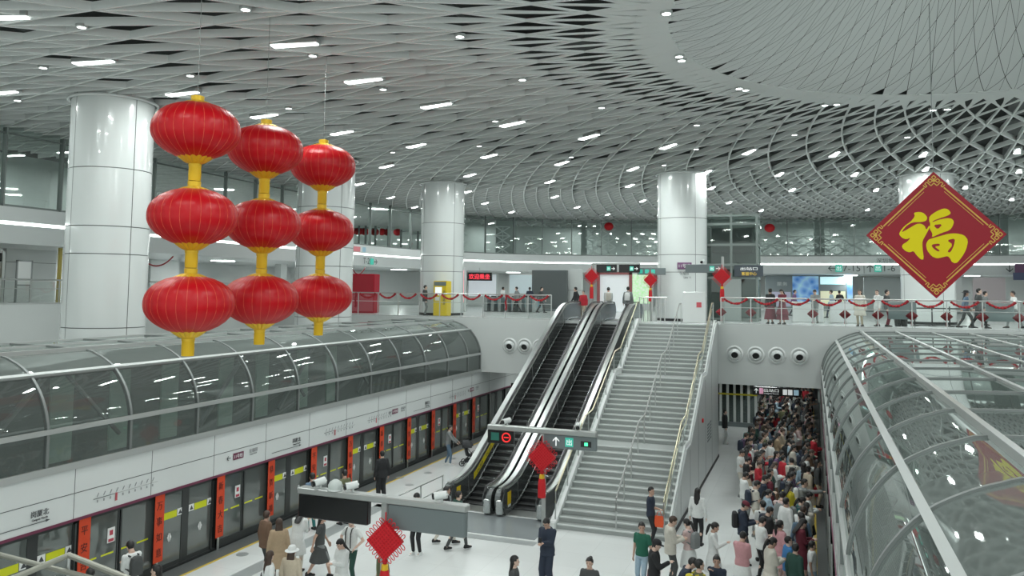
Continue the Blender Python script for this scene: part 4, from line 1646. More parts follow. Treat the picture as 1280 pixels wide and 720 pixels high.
def make_lantern(label, loc, first):
    t = thing('red_lantern', label, 'lantern', loc, 0, 'big red hanging lanterns')
    rings = []
    n = 112
    for i in range(29):
        u = -0.985 + 1.97 * i / 28
        u = sin(u * pi / 2) if abs(u) > 0 else 0
        r = lprof(min(0.985, max(-0.985, u)))
        rings.append([(r * (1 + 0.012 * abs(sin(14 * 2 * pi * j / n))) * cos(2 * pi * j / n), r * (1 + 0.012 * abs(sin(14 * 2 * pi * j / n))) * sin(2 * pi * j / n), u * LH) for j in range(n)])
    part(MB().loft(rings), 'shade', SATIN, t, smooth='all')
    rb = MB()
    for k in range(28):
        a = 2 * pi * k / 28
        pts = []
        for i in range(15):
            u = sin((-0.93 + 1.86 * i / 14) * pi / 2)
            r = lprof(u) * 1.004
            pts.append((r * cos(a), r * sin(a), u * LH))
        rb.tube(pts, 0.006, 4)
    part(rb, 'ribs', RIBM, t)
    # gold crown over the top, scalloped skirts of petals above and below
    part(MB().lathe([(0.0, LH - 0.03), (0.15, LH - 0.03), (0.15, LH + 0.02), (0.125, LH + 0.03), (0.13, LH + 0.13), (0.10, LH + 0.14), (0.0, LH + 0.14)], 20), 'crown', GOLD, t)
    for sg, r0_, z0_, r1_, z1_ in ((-1, 0.38, -0.105, 0.13, 0.075), (1, 0.34, -0.055, 0.13, 0.035)):
        fr = MB()
        n2 = 112
        rings = []
        for q in range(5):
            f_ = q / 4
            ring = []
            for k in range(n2):
                sc = abs(sin(8 * 2 * pi * k / n2 / 1.0))
                rr = r1_ + (r0_ * (0.88 + 0.12 * sc) - r1_) * f_
                ring.append((rr * cos(2 * pi * k / n2), rr * sin(2 * pi * k / n2), sg * (LH + z1_ + (z0_ - z1_) * f_ ** 1.3 + 0.01 * sc * f_)))
            rings.append(ring)
        fr.loft(rings, caps=False)
        part(fr, 'petal_fringe', GOLD, t)
    part(MB().lathe([(0.0, -LH + 0.02), (0.13, -LH + 0.02), (0.12, -LH - 0.06), (0.13, -LH - 0.10), (0.12, -LH - 0.14), (0.0, -LH - 0.14)], 20), 'collar', GOLD, t)
    part(MB().lathe([(0.0, -LH - 0.13), (0.118, -LH - 0.13), (0.122, -LH - 0.30), (0.118, -LH - 0.42), (0.0, -LH - 0.42)], 24), 'ribbon', YELLOW, t)
    if first:
        part(MB().tube([(0, 0, LH + 0.1), (0, 0, ZC + 0.5 - loc[2])], 0.006, 6), 'cable', ALU_D, t)
    return t


for si, ((x, y), nm) in enumerate((((-11.55, 12.76), 'nearest left'), ((-11.86, 15.35), 'middle'), ((-12.19, 18.2), 'farthest right'))):
    tops = (10.60, 10.66, 10.72)[si]
    for k, w_ in enumerate(('top', 'middle', 'bottom')):
        make_lantern('big red lantern with gold fringe, %s of the %s string' % (w_, nm), (x, y, tops - 1.735 * k), k == 0)

# ================================================================== hanging character board
fu = thing('character_board', 'big red diamond board with golden good fortune character', 'sign', tuple(at_y(1168.5, 293.5, 20.3)), radians(4))
HB = 1.43
FUR = mat('board_red', (0.36, 0.004, 0.018), 0.32, spec=0.35)
FUG = mat('board_gold', (0.90, 0.75, 0.002), 0.5, spec=0.3)
FUL = mat('border_gold', (0.74, 0.46, 0.08), 0.45)
part(MB().prism([(0, HB), (HB, 0), (0, -HB), (-HB, 0)], -0.03, 0.03, 'y'), 'board', FUR, fu)


def flat_shape(loops, name, m, par, y=-0.034):
    cu = bpy.data.curves.new(name, 'CURVE')
    cu.dimensions = '2D'
    cu.fill_mode = 'BOTH'
    cu.extrude = 0.003
    for lp in loops:
        # round the corners a little by subdividing with Chaikin once
        q = []
        for i in range(len(lp)):
            a, c = np.array(lp[i]), np.array(lp[(i + 1) % len(lp)])
            q += [a * 0.78 + c * 0.22, a * 0.22 + c * 0.78]
        sp = cu.splines.new('POLY')
        sp.points.add(len(q) - 1)
        for pt, v in zip(sp.points, q):
            pt.co = (v[0], v[1], 0, 1)
        sp.use_cyclic_u = True
    o = bpy.data.objects.new(name, cu)
    COL.objects.link(o)
    dg = bpy.context.evaluated_depsgraph_get()
    me = bpy.data.meshes.new_from_object(o.evaluated_get(dg))
    bpy.data.objects.remove(o)
    me.transform(Matrix.Translation((0, y, 0)) @ Matrix.Rotation(pi / 2, 4, 'X'))
    me.materials.append(m)
    o = bpy.data.objects.new(name, me)
    COL.objects.link(o)
    o.parent = par
    return o


SF = 0.0181 / 8


def fz(pts):
    return [((x - 384) * SF, (344 - y) * SF) for x, y in pts]


flat_shape([fz([(195, 120), (250, 113), (290, 128), (318, 170), (308, 203), (270, 216), (180, 217), (122, 255), (88, 300), (80, 318), (130, 290), (215, 235), (255, 231),
                (290, 250), (306, 298), (332, 250), (338, 268), (302, 342), (268, 405), (266, 470), (278, 590), (250, 592), (210, 547), (185, 505), (150, 521), (110, 506),
                (79, 468), (86, 440), (130, 412), (162, 372), (120, 389), (80, 372), (54, 335), (72, 300), (108, 253), (163, 213), (206, 158)])], 'left_stroke', FUG, fu)
flat_shape([fz([(338, 157), (400, 110), (465, 82), (505, 90), (534, 132), (500, 156), (420, 183), (372, 203), (357, 222), (420, 195), (490, 179), (538, 185), (556, 215),
                (545, 257), (518, 300), (440, 328), (352, 372), (362, 335), (334, 280), (344, 235), (332, 200)]),
            fz([(368, 246), (455, 238), (408, 294)])], 'upper_stroke', FUG, fu)
flat_shape([fz([(333, 388), (420, 360), (500, 336), (570, 331), (642, 349), (677, 400), (658, 490), (622, 560), (578, 620), (552, 629), (524, 612), (513, 580), (490, 556),
                (440, 571), (395, 581), (350, 561), (308, 502), (299, 440), (318, 400)]),
            fz([(487, 400), (562, 381), (551, 450), (516, 524), (486, 515), (542, 445)]),
            fz([(348, 441), (421, 431), (426, 455), (374, 461), (426, 505), (404, 514), (358, 475)])], 'lower_stroke', FUG, fu)
bd = MB()
fret = MB()


def seg(mb, p, q, wd):
    p, q = np.array(p), np.array(q)
    mb.bar((p[0], -0.033, p[1]), (q[0], -0.033, q[1]), 0.008, wd, up=(-(q - p)[1], 0, (q - p)[0]))


for k in range(4):
    a = pi / 2 * k
    R2 = np.array(((cos(a), -sin(a)), (sin(a), cos(a))))
    e0, e1 = np.array((0, HB)), np.array((HB, 0))
    d = (e1 - e0) / np.linalg.norm(e1 - e0)
    n_ = np.array((-1, -1)) / sqrt(2)
    for ins, wd, cut in ((0.115, 0.030, 0.40), (0.175, 0.012, 0.47)):
        seg(bd, R2 @ (e0 + d * cut + n_ * ins), R2 @ (e1 - d * cut + n_ * ins), wd)

    def cp(b_, dn):
        return R2 @ np.array((b_ * 0.0181, HB - dn * 0.0181))
    for cx_, cy_ in ((0, 7.2), (-4.2, 11.2), (4.2, 11.2)):
        r_ = 2.6
        q = [(cx_, cy_ - r_), (cx_ + r_, cy_), (cx_, cy_ + r_), (cx_ - r_, cy_)]
        for i in range(4):
            seg(fret, cp(*q[i]), cp(*q[(i + 1) % 4]), 0.020)
    seg(fret, cp(-1.5, 11.2), cp(1.5, 11.2), 0.05)
    for sg in (-1, 1):
        z_ = [(12.4, 16.8), (9.6, 19.6), (7.9, 17.8), (10.4, 15.2), (8.0, 12.8), (3.4, 17.6), (0.0, 14.2)]
        for i in range(len(z_) - 1):
            seg(fret, cp(sg * z_[i][0], z_[i][1]), cp(sg * z_[i + 1][0], z_[i + 1][1]), 0.020)
part(bd, 'border', FUL, fu)
part(fret, 'corner_fret', FUL, fu)
part(MB().tube([(0, 0, HB - 0.02), (0, 0, ZC + 0.5 - fu.location[2])], 0.01, 6), 'cable', ALU_D, fu)

# ================================================================== woven knots with tassels
KNOT = mat('knot_red', (0.50, 0.004, 0.012), 0.55)
KNOT2 = mat('knot_red_cord', (0.62, 0.006, 0.016), 0.5)


def knot(label, loc, s, rz=0.0, tassel=0.62, group=None):
    t = thing('woven_knot', label, 'knot', loc, rz, group)
    h = 0.40 * s
    part(MB().prism([(0, h), (h, 0), (0, -h), (-h, 0)], -0.045 * s, 0.045 * s, 'y'), 'knot_body', KNOT, t)
    c = MB()
    m = 9
    for i in range(m):
        f_ = (i + 0.5) / m * 2 - 1
        for sg in (-1, 1):
            p = (f_ * h / 1.0 * 0.5 - h * 0.5 * 1, f_ * h * 0.5 + h * 0.5)
            q = (f_ * h * 0.5 + h * 0.5, f_ * h * 0.5 - h * 0.5)
            a0, a1 = (sg * p[0], p[1]), (sg * q[0], q[1])
            for yy in (-0.05 * s, 0.05 * s):
                c.tube([(a0[0], yy, a0[1]), (a1[0], yy, a1[1])], 0.014 * s, 5)
    part(c, 'woven_cord', KNOT2, t)
    lp = MB()
    for sx in (-1, 1):
        for sz in (-1, 1):
            for i in range(5):
                f_ = (i + 0.6) / 5.4
                px_, pz_ = sx * h * f_, sz * h * (1 - f_)
                ox, oz = sx * 0.055 * s, sz * 0.055 * s
                pts = []
                for k in range(9):
                    a = 2 * pi * k / 8
                    u, v = 0.07 * cos(a) * s, 0.035 * sin(a) * s
                    pts.append((px_ + ox * 0.75 + u * sx * 0.707 - v * 0.707 * sx, 0.02 * s * sin(a * 0.5), pz_ + oz * 0.75 + u * sz * 0.707 + v * 0.707 * sz))
                lp.tube(pts[:-1], 0.010 * s, 5, closed=True, up=(0, 1, 0))
    part(lp, 'loops', KNOT2, t)
    part(MB().tube([(0, 0, h), (0, 0, h + 0.18 * s)], 0.014 * s, 6), 'cord', KNOT2, t)
    part(MB().ball((0, 0, -h - 0.03 * s), (0.055 * s, 0.045 * s, 0.06 * s), 10, 6), 'bead', KNOT, t)
    if tassel:
        part(MB().lathe([(0.0, -h - 0.06 * s), (0.07 * s, -h - 0.08 * s), (0.075 * s, -h - 0.19 * s), (0.0, -h - 0.2 * s)], 14), 'gold_cap', GOLD, t)
        part(MB().lathe([(0.0, -h - 0.18 * s), (0.085 * s, -h - 0.19 * s), (0.105 * s, -h - 0.3 * s), (0.11 * s, -h - tassel * s - 0.1), (0.02, -h - tassel * s - 0.1)], 16), 'tassel', RED, t)
    return t


knot('largest red woven knot with tassel, on the nearest sign post', (-8.70, 15.74, 2.06), 1.04, 0.1, 0.95)
knot('red woven knot with tassel on the sign post by the stairs', (-8.0, 24.42, 2.27), 1.12, 0.0, 0.62)
knot('red woven knot on the sign post at the escalator head', (-10.72, 40.72, 8.25), 0.92, 0.0, 0.75)
g8 = thing('sign_gantry', 'small grey sign post with knot behind the escalator fence', 'sign post', (-7.72, 41.25, ZM))
part(MB().rbox(-0.05, -0.05, 0, 0.05, 0.05, 2.75, 0.01), 'post', POSTM, g8)
part(MB().rbox(-0.7, -0.06, 2.35, 0.75, 0.04, 2.70, 0.01), 'sign_box', SIGNGREY, g8)
q = MB()
for xa in (-0.62, -0.3, 0.02):
    q.box(xa, -0.068, 2.42, xa + 0.2, -0.06, 2.62)
part(q, 'badge', GREENSIGN, g8)
knot('red woven knot on the small sign post by the fence', (-7.72, 41.1, 8.08), 0.86, 0.0, 0.75)
knot('red woven knot under the grey sign beside the stair head column', (-3.97, 39.25, 8.24), 0.98, 0.0, 0.7)

# ================================================================== red garlands and small knots along the railings
gproto = {}


def garland(label, x, y, z, span, group):
    key = round(span, 2)
    if key not in gproto:
        rnd = random.Random(3)
        pts, rr = [], []
        n = 26
        for i in range(n + 1):
            u = i / n * 2 - 1
            pts.append((u * span / 2, 0, -0.24 * (1 - u * u) + rnd.uniform(-0.012, 0.012)))
            rr.append(0.05 * rnd.uniform(0.7, 1.25))
        t = thing('garland', label, 'garland', (x, y, z), 0, group)
        part(MB().tube(pts, rr, 7), 'tinsel', RED_D, t)
        fl = MB()
        for i in range(2, n, 3):
            p = pts[i]
            fl.ball((p[0], p[1] - 0.045, p[2] - 0.02), 0.035, 6, 4)
        part(fl, 'red_flowers', RED, t)
        gproto[key] = t
        return t
    return dup(gproto[key], (x, y, z), 0, label, group)


ply = (20.0 + 3.95) / 18
for k in range(12):
    x = -3.95 + ply * (k + 0.5)
    garland('red tinsel garland on right railing, %s span from the stairs' % ORD[k], x, YE + 0.03, ZM + RAIL_H - 0.03, 1.05, 'garlands on the right railing')
plx = 16.0 / 13
for k in range(9):
    x = -12.2 - plx * (k + 0.5)
    garland('red tinsel garland on left railing, %s span from the escalator' % ORD[k], x, YE + 0.03, ZM + RAIL_H - 0.03, 0.96, 'garlands on the left railing')
kp = None
for k in range(12):
    if k == 2:
        continue
    x = -3.95 + ply * k
    lab = 'small dark red knot ornament on right railing, at the %s post from the stairs' % ORD[k]
    if kp is None:
        kp = thing('knot_ornament', lab, 'ornament', (x, YE + 0.17, ZM + 0.58), 0, 'knot ornaments on the right railing')
        part(MB().loft([[(0.25 * c_ * cos(2 * pi * j / 12), 0.07 * c_ * sin(2 * pi * j / 12), z_) for j in range(12)] for z_, c_ in ((-0.2, 0.1), (-0.1, 0.6), (0, 1), (0.1, 0.6), (0.2, 0.1))]), 'knot_body', RED_D, kp)
        part(MB().lathe([(0.0, -0.42), (0.045, -0.42), (0.03, -0.18), (0.0, -0.18)], 8), 'tassel', RED_D, kp)
    else:
        dup(kp, (x, YE + 0.17, ZM + 0.58), 0, lab)
for i, (x, lab) in enumerate(((-14.6, 'loose end of red garland hanging on left railing near the escalator'), (-23.4, 'loose end of red garland hanging on left railing by the red booth'))):
    t = tag(MB().tube([(x + 0.02 * sin(k), YE + 0.02, ZM + RAIL_H - 0.08 * k) for k in range(11)], [0.045 + 0.015 * (k % 2) for k in range(11)], 7).build('garland', RED_D), lab, 'garland')
# garlands strung under the left fascia
for k, (y0, y1) in enumerate(((27.2, 29.4), (29.4, 31.6), (44.6, 46.4), (46.4, 48.2), (48.2, 50.0))):
    pts = [(-29.75, y0 + (y1 - y0) * i / 12, 8.95 - 0.5 * (1 - (i / 6 - 1) ** 2)) for i in range(13)]
    tag(MB().tube(pts, 0.035, 6).build('garland', RED_D), 'thin red garland swagged under the left fascia, %s from the near end' % ORD[k], 'garland', 'garlands under the left fascia')
# ================================================================== things on the concourse across the hall
def px_at(px, y, py=392):
    p = at_y(px, py, y)
    return p[0]


x = px_at(456, 43.0)
t = thing('red_booth', 'tall red booth behind the left railing', 'booth', (x, 43.0, ZM), 0.25)
part(MB().rbox(-0.72, -0.6, 0.0, 0.72, 0.6, 2.35, 0.02), 'body', mat('booth_red', (0.42, 0.012, 0.03), 0.6, spec=0.2), t)
part(MB().box(-0.66, -0.615, 0.1, 0.66, -0.595, 1.1), 'lower_panel', mat('booth_pink', (0.50, 0.07, 0.10), 0.4), t)
part(MB().box(-0.66, -0.615, 1.2, 0.66, -0.595, 2.25), 'upper_panel', mat('booth_dark', (0.36, 0.008, 0.022), 0.4), t)
x = px_at(552.5, 41.2)
t = thing('vending_machine', 'yellow self service machine standing in front of a white column', 'machine', (x, 41.2, ZM))
part(MB().rbox(-0.42, -0.3, 0.0, 0.42, 0.3, 1.95, 0.03), 'body', mat('machine_yellow', (0.75, 0.55, 0.02), 0.4), t)
part(MB().box(-0.36, -0.32, 1.68, 0.36, -0.295, 1.9), 'header', SIGNGREY, t)
part(MB().box(-0.30, -0.32, 1.15, 0.10, -0.295, 1.6), 'screen', WHITESIGN, t)
part(MB().box(-0.30, -0.32, 0.85, -0.05, -0.295, 1.05), 'slot', PAPER_W, t)
q = MB()
put_text(q, '\u81ea\u52a9\u670d\u52a1', (0.25, -0.305, 1.0), (0, 0, -1), 0.14, 0.8, updir=(1, 0, 0))
part(q, 'lettering', INK, t)

LED = mat('led_text', (0.6, 0.02, 0.04), 0.5, emit=(1, 0.05, 0.08), estr=1.8)
x = px_at(599, 56.0)
t = thing('led_display', 'black hanging display with red lit characters', 'display', (x, 56.0, 8.15))
part(MB().rbox(-1.0, -0.08, 0.0, 1.0, 0.08, 0.62, 0.02), 'case', BLACKGL, t)
q = MB()
put_text(q, '\u6b22\u8fce\u4e58\u5750', (0, -0.085, 0.31), (1, 0, 0), 0.40, 1.7)
part(q, 'lit_lettering', LED, t)
part(MB().tube([(0, 0, 0.6), (0, 0, 0.97)], 0.03, 6), 'hanger', STEEL, t)
x = px_at(687, 56.0)
t = thing('display_wall', 'dark grey panel standing behind the left railing', 'panel', (x, 56.0, ZM))
part(MB().rbox(-1.35, -0.12, 0.0, 1.35, 0.12, 2.95, 0.02), 'panel', mat('panel_grey', (0.10, 0.115, 0.115), 0.5), t)
part(MB().rbox(-1.45, -0.3, 0.0, 1.45, 0.3, 0.15, 0.03), 'foot', SIGNGREY, t)
x = px_at(713, 57.0)
t = thing('partition', 'tall pale grey partition right of the dark panel', 'partition', (x, 57.0, ZM))
part(MB().rbox(-0.9, -0.15, 0.0, 0.9, 0.15, 3.05, 0.02), 'panel', WALL_GREY, t)
part(MB().box(-0.9, -0.16, 1.5, 0.9, -0.14, 1.52), 'joint', JOINT, t)
# ticket gates
GATE = mat('gate_body', (0.35, 0.38, 0.38), 0.35, 0.4)
gp = None
for k in range(8):
    x = px_at(612 + k * 8.5, 52.0)
    lab = 'grey ticket gate in the row behind the left railing, %s from the left' % ORD[k]
    if gp is None:
        gp = thing('ticket_gate', lab, 'gate', (x, 52.0, ZM), 0, 'ticket gates on the concourse')
        part(MB().rbox(-0.11, -0.8, 0.0, 0.11, 0.8, 1.0, 0.03), 'cabinet', GATE, gp)
        part(MB().rbox(-0.09, -0.82, 1.0, 0.09, -0.3, 1.08, 0.02), 'reader', DARK, gp)
        part(MB().box(0.11, -0.1, 0.3, 0.30, -0.07, 0.95), 'flap', mat('gate_flap', (0.1, 0.35, 0.45), 0.3), gp)
    else:
        dup(gp, (x, 52.0, ZM), 0, lab)
# bright advertising screens and white walls behind the gates
for px, w_, h_, z0, nm, col, es in ((603, 2.6, 1.9, 0.9, 'glowing white advertising panel behind the ticket gates', (0.75, 0.8, 0.85), 0.35),
                                    (660, 3.4, 1.6, 1.2, 'pale lit shop window behind the ticket gates', (0.55, 0.65, 0.68), 0.3),
                                    (803, 1.6, 2.4, 0.5, 'bright window with green trees behind the knots', (0.55, 0.8, 0.5), 0.7),
                                    (575, 0.6, 2.2, 0.6, 'narrow pink lit panel beside the yellow machine column', (0.8, 0.35, 0.4), 0.7)):
    y = 66.0 if px != 575 else 50.0
    x = px_at(px, y)
    t = thing('lit_panel', nm, 'panel', (x, y, ZM))
    part(MB().rbox(-w_ / 2 - 0.1, -0.1, 0.0, w_ / 2 + 0.1, 0.1, z0 + h_ + 0.15, 0.02), 'case', WALL_GREY, t)
    if px == 803:
        m = mat('tree_window', col, 0.5, emit=col, estr=es)
        nt = m.node_tree
        vz = nt.nodes.new('ShaderNodeTexVoronoi')
        vz.inputs['Scale'].default_value = 5
        tc = nt.nodes.new('ShaderNodeTexCoord')
        cr = nt.nodes.new('ShaderNodeValToRGB')
        cr.color_ramp.elements[0].color = (0.9, 1, 0.9, 1)
        cr.color_ramp.elements[1].color = (0.10, 0.35, 0.06, 1)
        nt.links.new(tc.outputs['Object'], vz.inputs['Vector'])
        nt.links.new(vz.outputs['Distance'], cr.inputs[0])
        nt.links.new(cr.outputs[0], nt.nodes['Principled BSDF'].inputs['Emission Color'])
        part(MB().box(-w_ / 2, -0.12, z0, w_ / 2, -0.09, z0 + h_), 'pane', m, t)
    else:
        part(MB().box(-w_ / 2, -0.12, z0, w_ / 2, -0.09, z0 + h_), 'lit_face', mat('lit_%d' % px, col, 0.5, emit=col, estr=es), t)
# door frame with red edging at the escalator head
x = px_at(768, 58.0)
t = thing('door_portal', 'white doorway edged in red behind the escalator head', 'doorway', (x, 58.0, ZM))
q = MB()
q.box(-1.3, -0.1, 0, -1.1, 0.1, 2.9).box(1.1, -0.1, 0, 1.3, 0.1, 2.9).box(-1.3, -0.1, 2.7, 1.3, 0.1, 2.9)
part(q, 'frame', mat('portal_red', (0.32, 0.10, 0.10), 0.5), t)
part(MB().box(-1.1, 0.05, 0, 1.1, 0.08, 2.7), 'bright_opening', mat('bright_opening', (0.9, 0.93, 0.95), 0.6, emit=(0.9, 0.95, 1), estr=0.15), t)

# glass lift
t = thing('glass_lift', 'dark green glass lift shaft right of the stair head column', 'lift', (-3.93, 44.6, ZM))
GL = glass('lift_glass', (0.42, 0.50, 0.47), 0.06)
LF = mat('lift_frame', (0.22, 0.26, 0.245), 0.4, 0.4)
q = MB()
for sx in (-1.3, 0.0, 1.3):
    for sy in (-0.95, 0.95):
        q.box(sx - 0.06, sy - 0.06, 0, sx + 0.06, sy + 0.06, 5.6)
for z in (0.1, 2.25, 2.95, 4.0, 5.1, 5.55):
    q.box(-1.3, -1.0, z - 0.06, 1.3, -0.9, z + 0.06)
    q.box(-1.3, 0.9, z - 0.06, 1.3, 1.0, z + 0.06)
    q.box(1.24, -0.95, z - 0.06, 1.36, 0.95, z + 0.06)
    q.box(-1.36, -0.95, z - 0.06, -1.24, 0.95, z + 0.06)
part(q, 'frame', LF, t)
q = MB()
q.add([(-1.3, -0.97, 0), (1.3, -0.97, 0), (1.3, -0.97, 5.5), (-1.3, -0.97, 5.5)], [(0, 1, 2, 3)])
q.add([(1.31, -0.97, 0), (1.31, 0.97, 0), (1.31, 0.97, 5.5), (1.31, -0.97, 5.5)], [(0, 1, 2, 3)])
q.add([(-1.31, -0.97, 0), (-1.31, 0.97, 0), (-1.31, 0.97, 5.5), (-1.31, -0.97, 5.5)], [(0, 1, 2, 3)])
part(q, 'glass', GL, t)
part(MB().rbox(-1.05, -0.6, 3.6, 1.05, 0.7, 4.9, 0.03), 'counterweight', mat('lift_machinery', (0.12, 0.14, 0.135), 0.5), t)
part(MB().box(-1.3, 0.98, 0, 1.3, 1.02, 5.5), 'back_panel', mat('lift_back', (0.25, 0.30, 0.285), 0.5), t)
part(MB().rbox(0.15, -1.12, 2.32, 1.6, -1.02, 2.92, 0.01), 'sign', mat('lift_sign', (0.06, 0.075, 0.09), 0.4), t)
q = MB()
put_text(q, '\u5ba2\u670d\u4e2d\u5fc3', (0.9, -1.125, 2.48), (1, 0, 0), 0.18, 0.75)
part(q, 'gold_lettering', mat('sign_amber', (0.8, 0.55, 0.05), 0.5, emit=(0.8, 0.5, 0.05), estr=0.5), t)
q = MB()
put_text(q, '\u51fa\u7ad9\u53e3', (0.9, -1.125, 2.74), (1, 0, 0), 0.16, 0.85)
part(q, 'lettering', WHITESIGN, t)
part(MB().rbox(-0.5, -1.1, 0, 0.5, -1.0, 2.2, 0.02), 'door', mat('lift_door', (0.35, 0.39, 0.38), 0.3, 0.5), t)
t = thing('switch_cabinet', 'plain white cabinet at the right of the stair head', 'cabinet', (px_at(868, 40.0), 40.1, ZM))
part(MB().rbox(-0.55, -0.25, 0, 0.55, 0.25, 1.5, 0.02), 'body', WHITE_PANEL, t)
part(MB().box(0.12, -0.262, 0.75, 0.36, -0.25, 1.0), 'red_label', mat('label_red', (0.6, 0.1, 0.12), 0.5), t)

# shops at the back on the right
x0 = px_at(957, 76.0)
x1 = px_at(1066, 76.0)
t = thing('shop_front', 'shop front with blue patterned panels behind the right railing', 'shop', ((x0 + x1) / 2, 76.0, ZM))
w_ = x1 - x0
part(MB().rbox(-w_ / 2, -0.2, 0, w_ / 2, 0.4, 3.05, 0.02), 'body', mat('shop_grey', (0.26, 0.30, 0.31), 0.5), t)
bm = mat('shop_blue', (0.05, 0.28, 0.62), 0.4, emit=(0.03, 0.25, 0.6), estr=0.35)
nt = bm.node_tree
vz = nt.nodes.new('ShaderNodeTexVoronoi')
vz.inputs['Scale'].default_value = 1.6
tc = nt.nodes.new('ShaderNodeTexCoord')
cr = nt.nodes.new('ShaderNodeValToRGB')
cr.color_ramp.elements[0].color = (0.01, 0.15, 0.55, 1)
cr.color_ramp.elements[1].color = (0.45, 0.72, 0.9, 1)
nt.links.new(tc.outputs['Object'], vz.inputs['Vector'])
nt.links.new(vz.outputs['Distance'], cr.inputs[0])
nt.links.new(cr.outputs[0], nt.nodes['Principled BSDF'].inputs['Base Color'])
nt.links.new(cr.outputs[0], nt.nodes['Principled BSDF'].inputs['Emission Color'])
part(MB().box(-w_ * 0.18, -0.23, 0.4, w_ * 0.12, -0.19, 3.0), 'blue_panel', bm, t)
part(MB().box(w_ * 0.44, -0.23, 0.4, w_ * 0.5, -0.19, 3.0), 'blue_panel', bm, t)
part(MB().box(-w_ * 0.42, -0.23, 0.3, -w_ * 0.2, -0.19, 1.6), 'display', mat('shop_display', (0.35, 0.35, 0.45), 0.5, emit=(0.4, 0.4, 0.5), estr=0.4), t)
part(MB().box(w_ * 0.14, -0.24, 2.3, w_ * 0.42, -0.19, 2.95), 'lit_sign', mat('shop_sign', (0.6, 0.85, 0.9), 0.5, emit=(0.6, 0.9, 0.95), estr=0.8), t)
part(MB().box(w_ * 0.14, -0.24, 0.4, w_ * 0.42, -0.19, 1.7), 'shop_window', mat('shop_window', (0.7, 0.7, 0.5), 0.5, emit=(0.8, 0.8, 0.55), estr=0.5), t)
q = MB()
put_text(q, '\u7968\u52a1', (-w_ * 0.3, -0.21, 2.3), (1, 0, 0), 0.35, 0.9)
part(q, 'lettering', PAPER_W, t)
for px, w_, h_, y, col, nm in ((1108, 3.4, 2.9, 74.0, (0.42, 0.46, 0.455), 'grey recess wall left of the hanging board'),
                               (1237, 2.2, 2.9, 72.0, (0.68, 0.60, 0.62), 'pale pink panel right of the hanging board'),
                               (1195, 0.9, 2.9, 72.5, (0.72, 0.75, 0.74), 'white pier right of the hanging board')):
    t = thing('partition', nm, 'partition', (px_at(px, y), y, ZM))
    part(MB().rbox(-w_ / 2, -0.2, 0, w_ / 2, 0.2, h_, 0.02), 'panel', mat('part_%d' % px, col, 0.45), t)
    part(MB().box(-w_ / 2, -0.21, 0, w_ / 2, -0.19, 0.15), 'skirting', SIGNGREY, t)
# counters, bags, belts behind the right railing
for px, w_, h_, col, nm in ((1010, 1.5, 1.0, (0.75, 0.77, 0.77), 'white counter with pink mark behind the right railing'), (1056, 1.4, 1.05, (0.72, 0.74, 0.75), 'pale counter behind the right railing, left of the hanging board')):
    t = thing('counter', nm, 'counter', (px_at(px, 44.5), 44.5, ZM))
    part(MB().rbox(-w_ / 2, -0.35, 0, w_ / 2, 0.35, h_, 0.04), 'body', mat('counter_%d' % px, col, 0.35), t)
    part(MB().rbox(-w_ / 2 - 0.04, -0.4, h_, w_ / 2 + 0.04, 0.4, h_ + 0.05, 0.02), 'top', PAPER_W, t)
for px, w_, nm in ((1128, 1.1, 'pale blue notice board hung on the railing below the garland'), (1250, 1.05, 'pale blue notice board on the right railing, right of the walkers')):
    t = thing('notice_board', nm, 'board', (px_at(px, YE + 0.2), YE + 0.22, ZM + 0.42))
    part(MB().rbox(-w_ / 2, -0.015, 0, w_ / 2, 0.015, 0.75, 0.005), 'panel', mat('board_blue', (0.50, 0.60, 0.63), 0.5), t)
    part(MB().rbox(-w_ / 2, -0.025, 0.73, w_ / 2, 0.025, 0.77, 0.005), 'clip_rail', ALU, t)
bp = None
for k, px in enumerate((1143, 1165, 1187)):
    lab = 'black queue barrier post behind the railing under the hanging board, %s from the left' % ORD[k]
    if bp is None:
        bp = thing('barrier_post', lab, 'barrier', (px_at(px, 43.0), 43.0, ZM), 0, 'queue barrier posts')
        part(MB().lathe([(0.0, 0.0), (0.18, 0.0), (0.17, 0.03), (0.03, 0.04), (0.03, 0.95), (0.0, 0.96)], 14), 'post', DARK, bp)
        part(MB().box(0.0, -0.006, 0.82, 0.72, 0.006, 0.88), 'belt', DARK, bp)
        part(MB().box(0.0, -0.05, 0.02, 0.70, 0.05, 0.06), 'floor_bar', DARK, bp)
    else:
        dup(bp, (px_at(px, 43.0), 43.0, ZM), 0, lab)
for px, nm in ((1122, 'black bin standing left of the queue barrier'), (1130, 'second black bin beside the queue barrier')):
    t = thing('bin', nm, 'bin', (px_at(px, 42.0), 42.0, ZM))
    part(MB().lathe([(0.0, 0.0), (0.13, 0.0), (0.15, 0.42), (0.13, 0.43), (0.12, 0.38)], 16), 'body', DARK, t)
    part(MB().lathe([(0.155, 0.40), (0.16, 0.44), (0.13, 0.45)], 16), 'rim', SIGNGREY, t)
# little dark screen and lamp-lit red balls in the upper gallery
for px, py, nm in ((962, 285, 'small red lantern ball in the upper gallery above the lift'), (761, 283, 'small red ball in the upper gallery over the escalators')):
    p = at_y(px, py, 69.0)
    t = tag(MB().ball((0, 0, 0), (0.42, 0.42, 0.36), 14, 8).build('red_ball', RED, smooth='all'), nm, 'lantern')
    t.location = p

# ---- wayfinding lettering on the fascia
wf = thing('wayfinding_sign', 'exit numbers printed on the white fascia across the hall', 'sign', (4.0, 70.9, 9.4))


def fas(px, py):
    return at_y(px, py, 70.75)


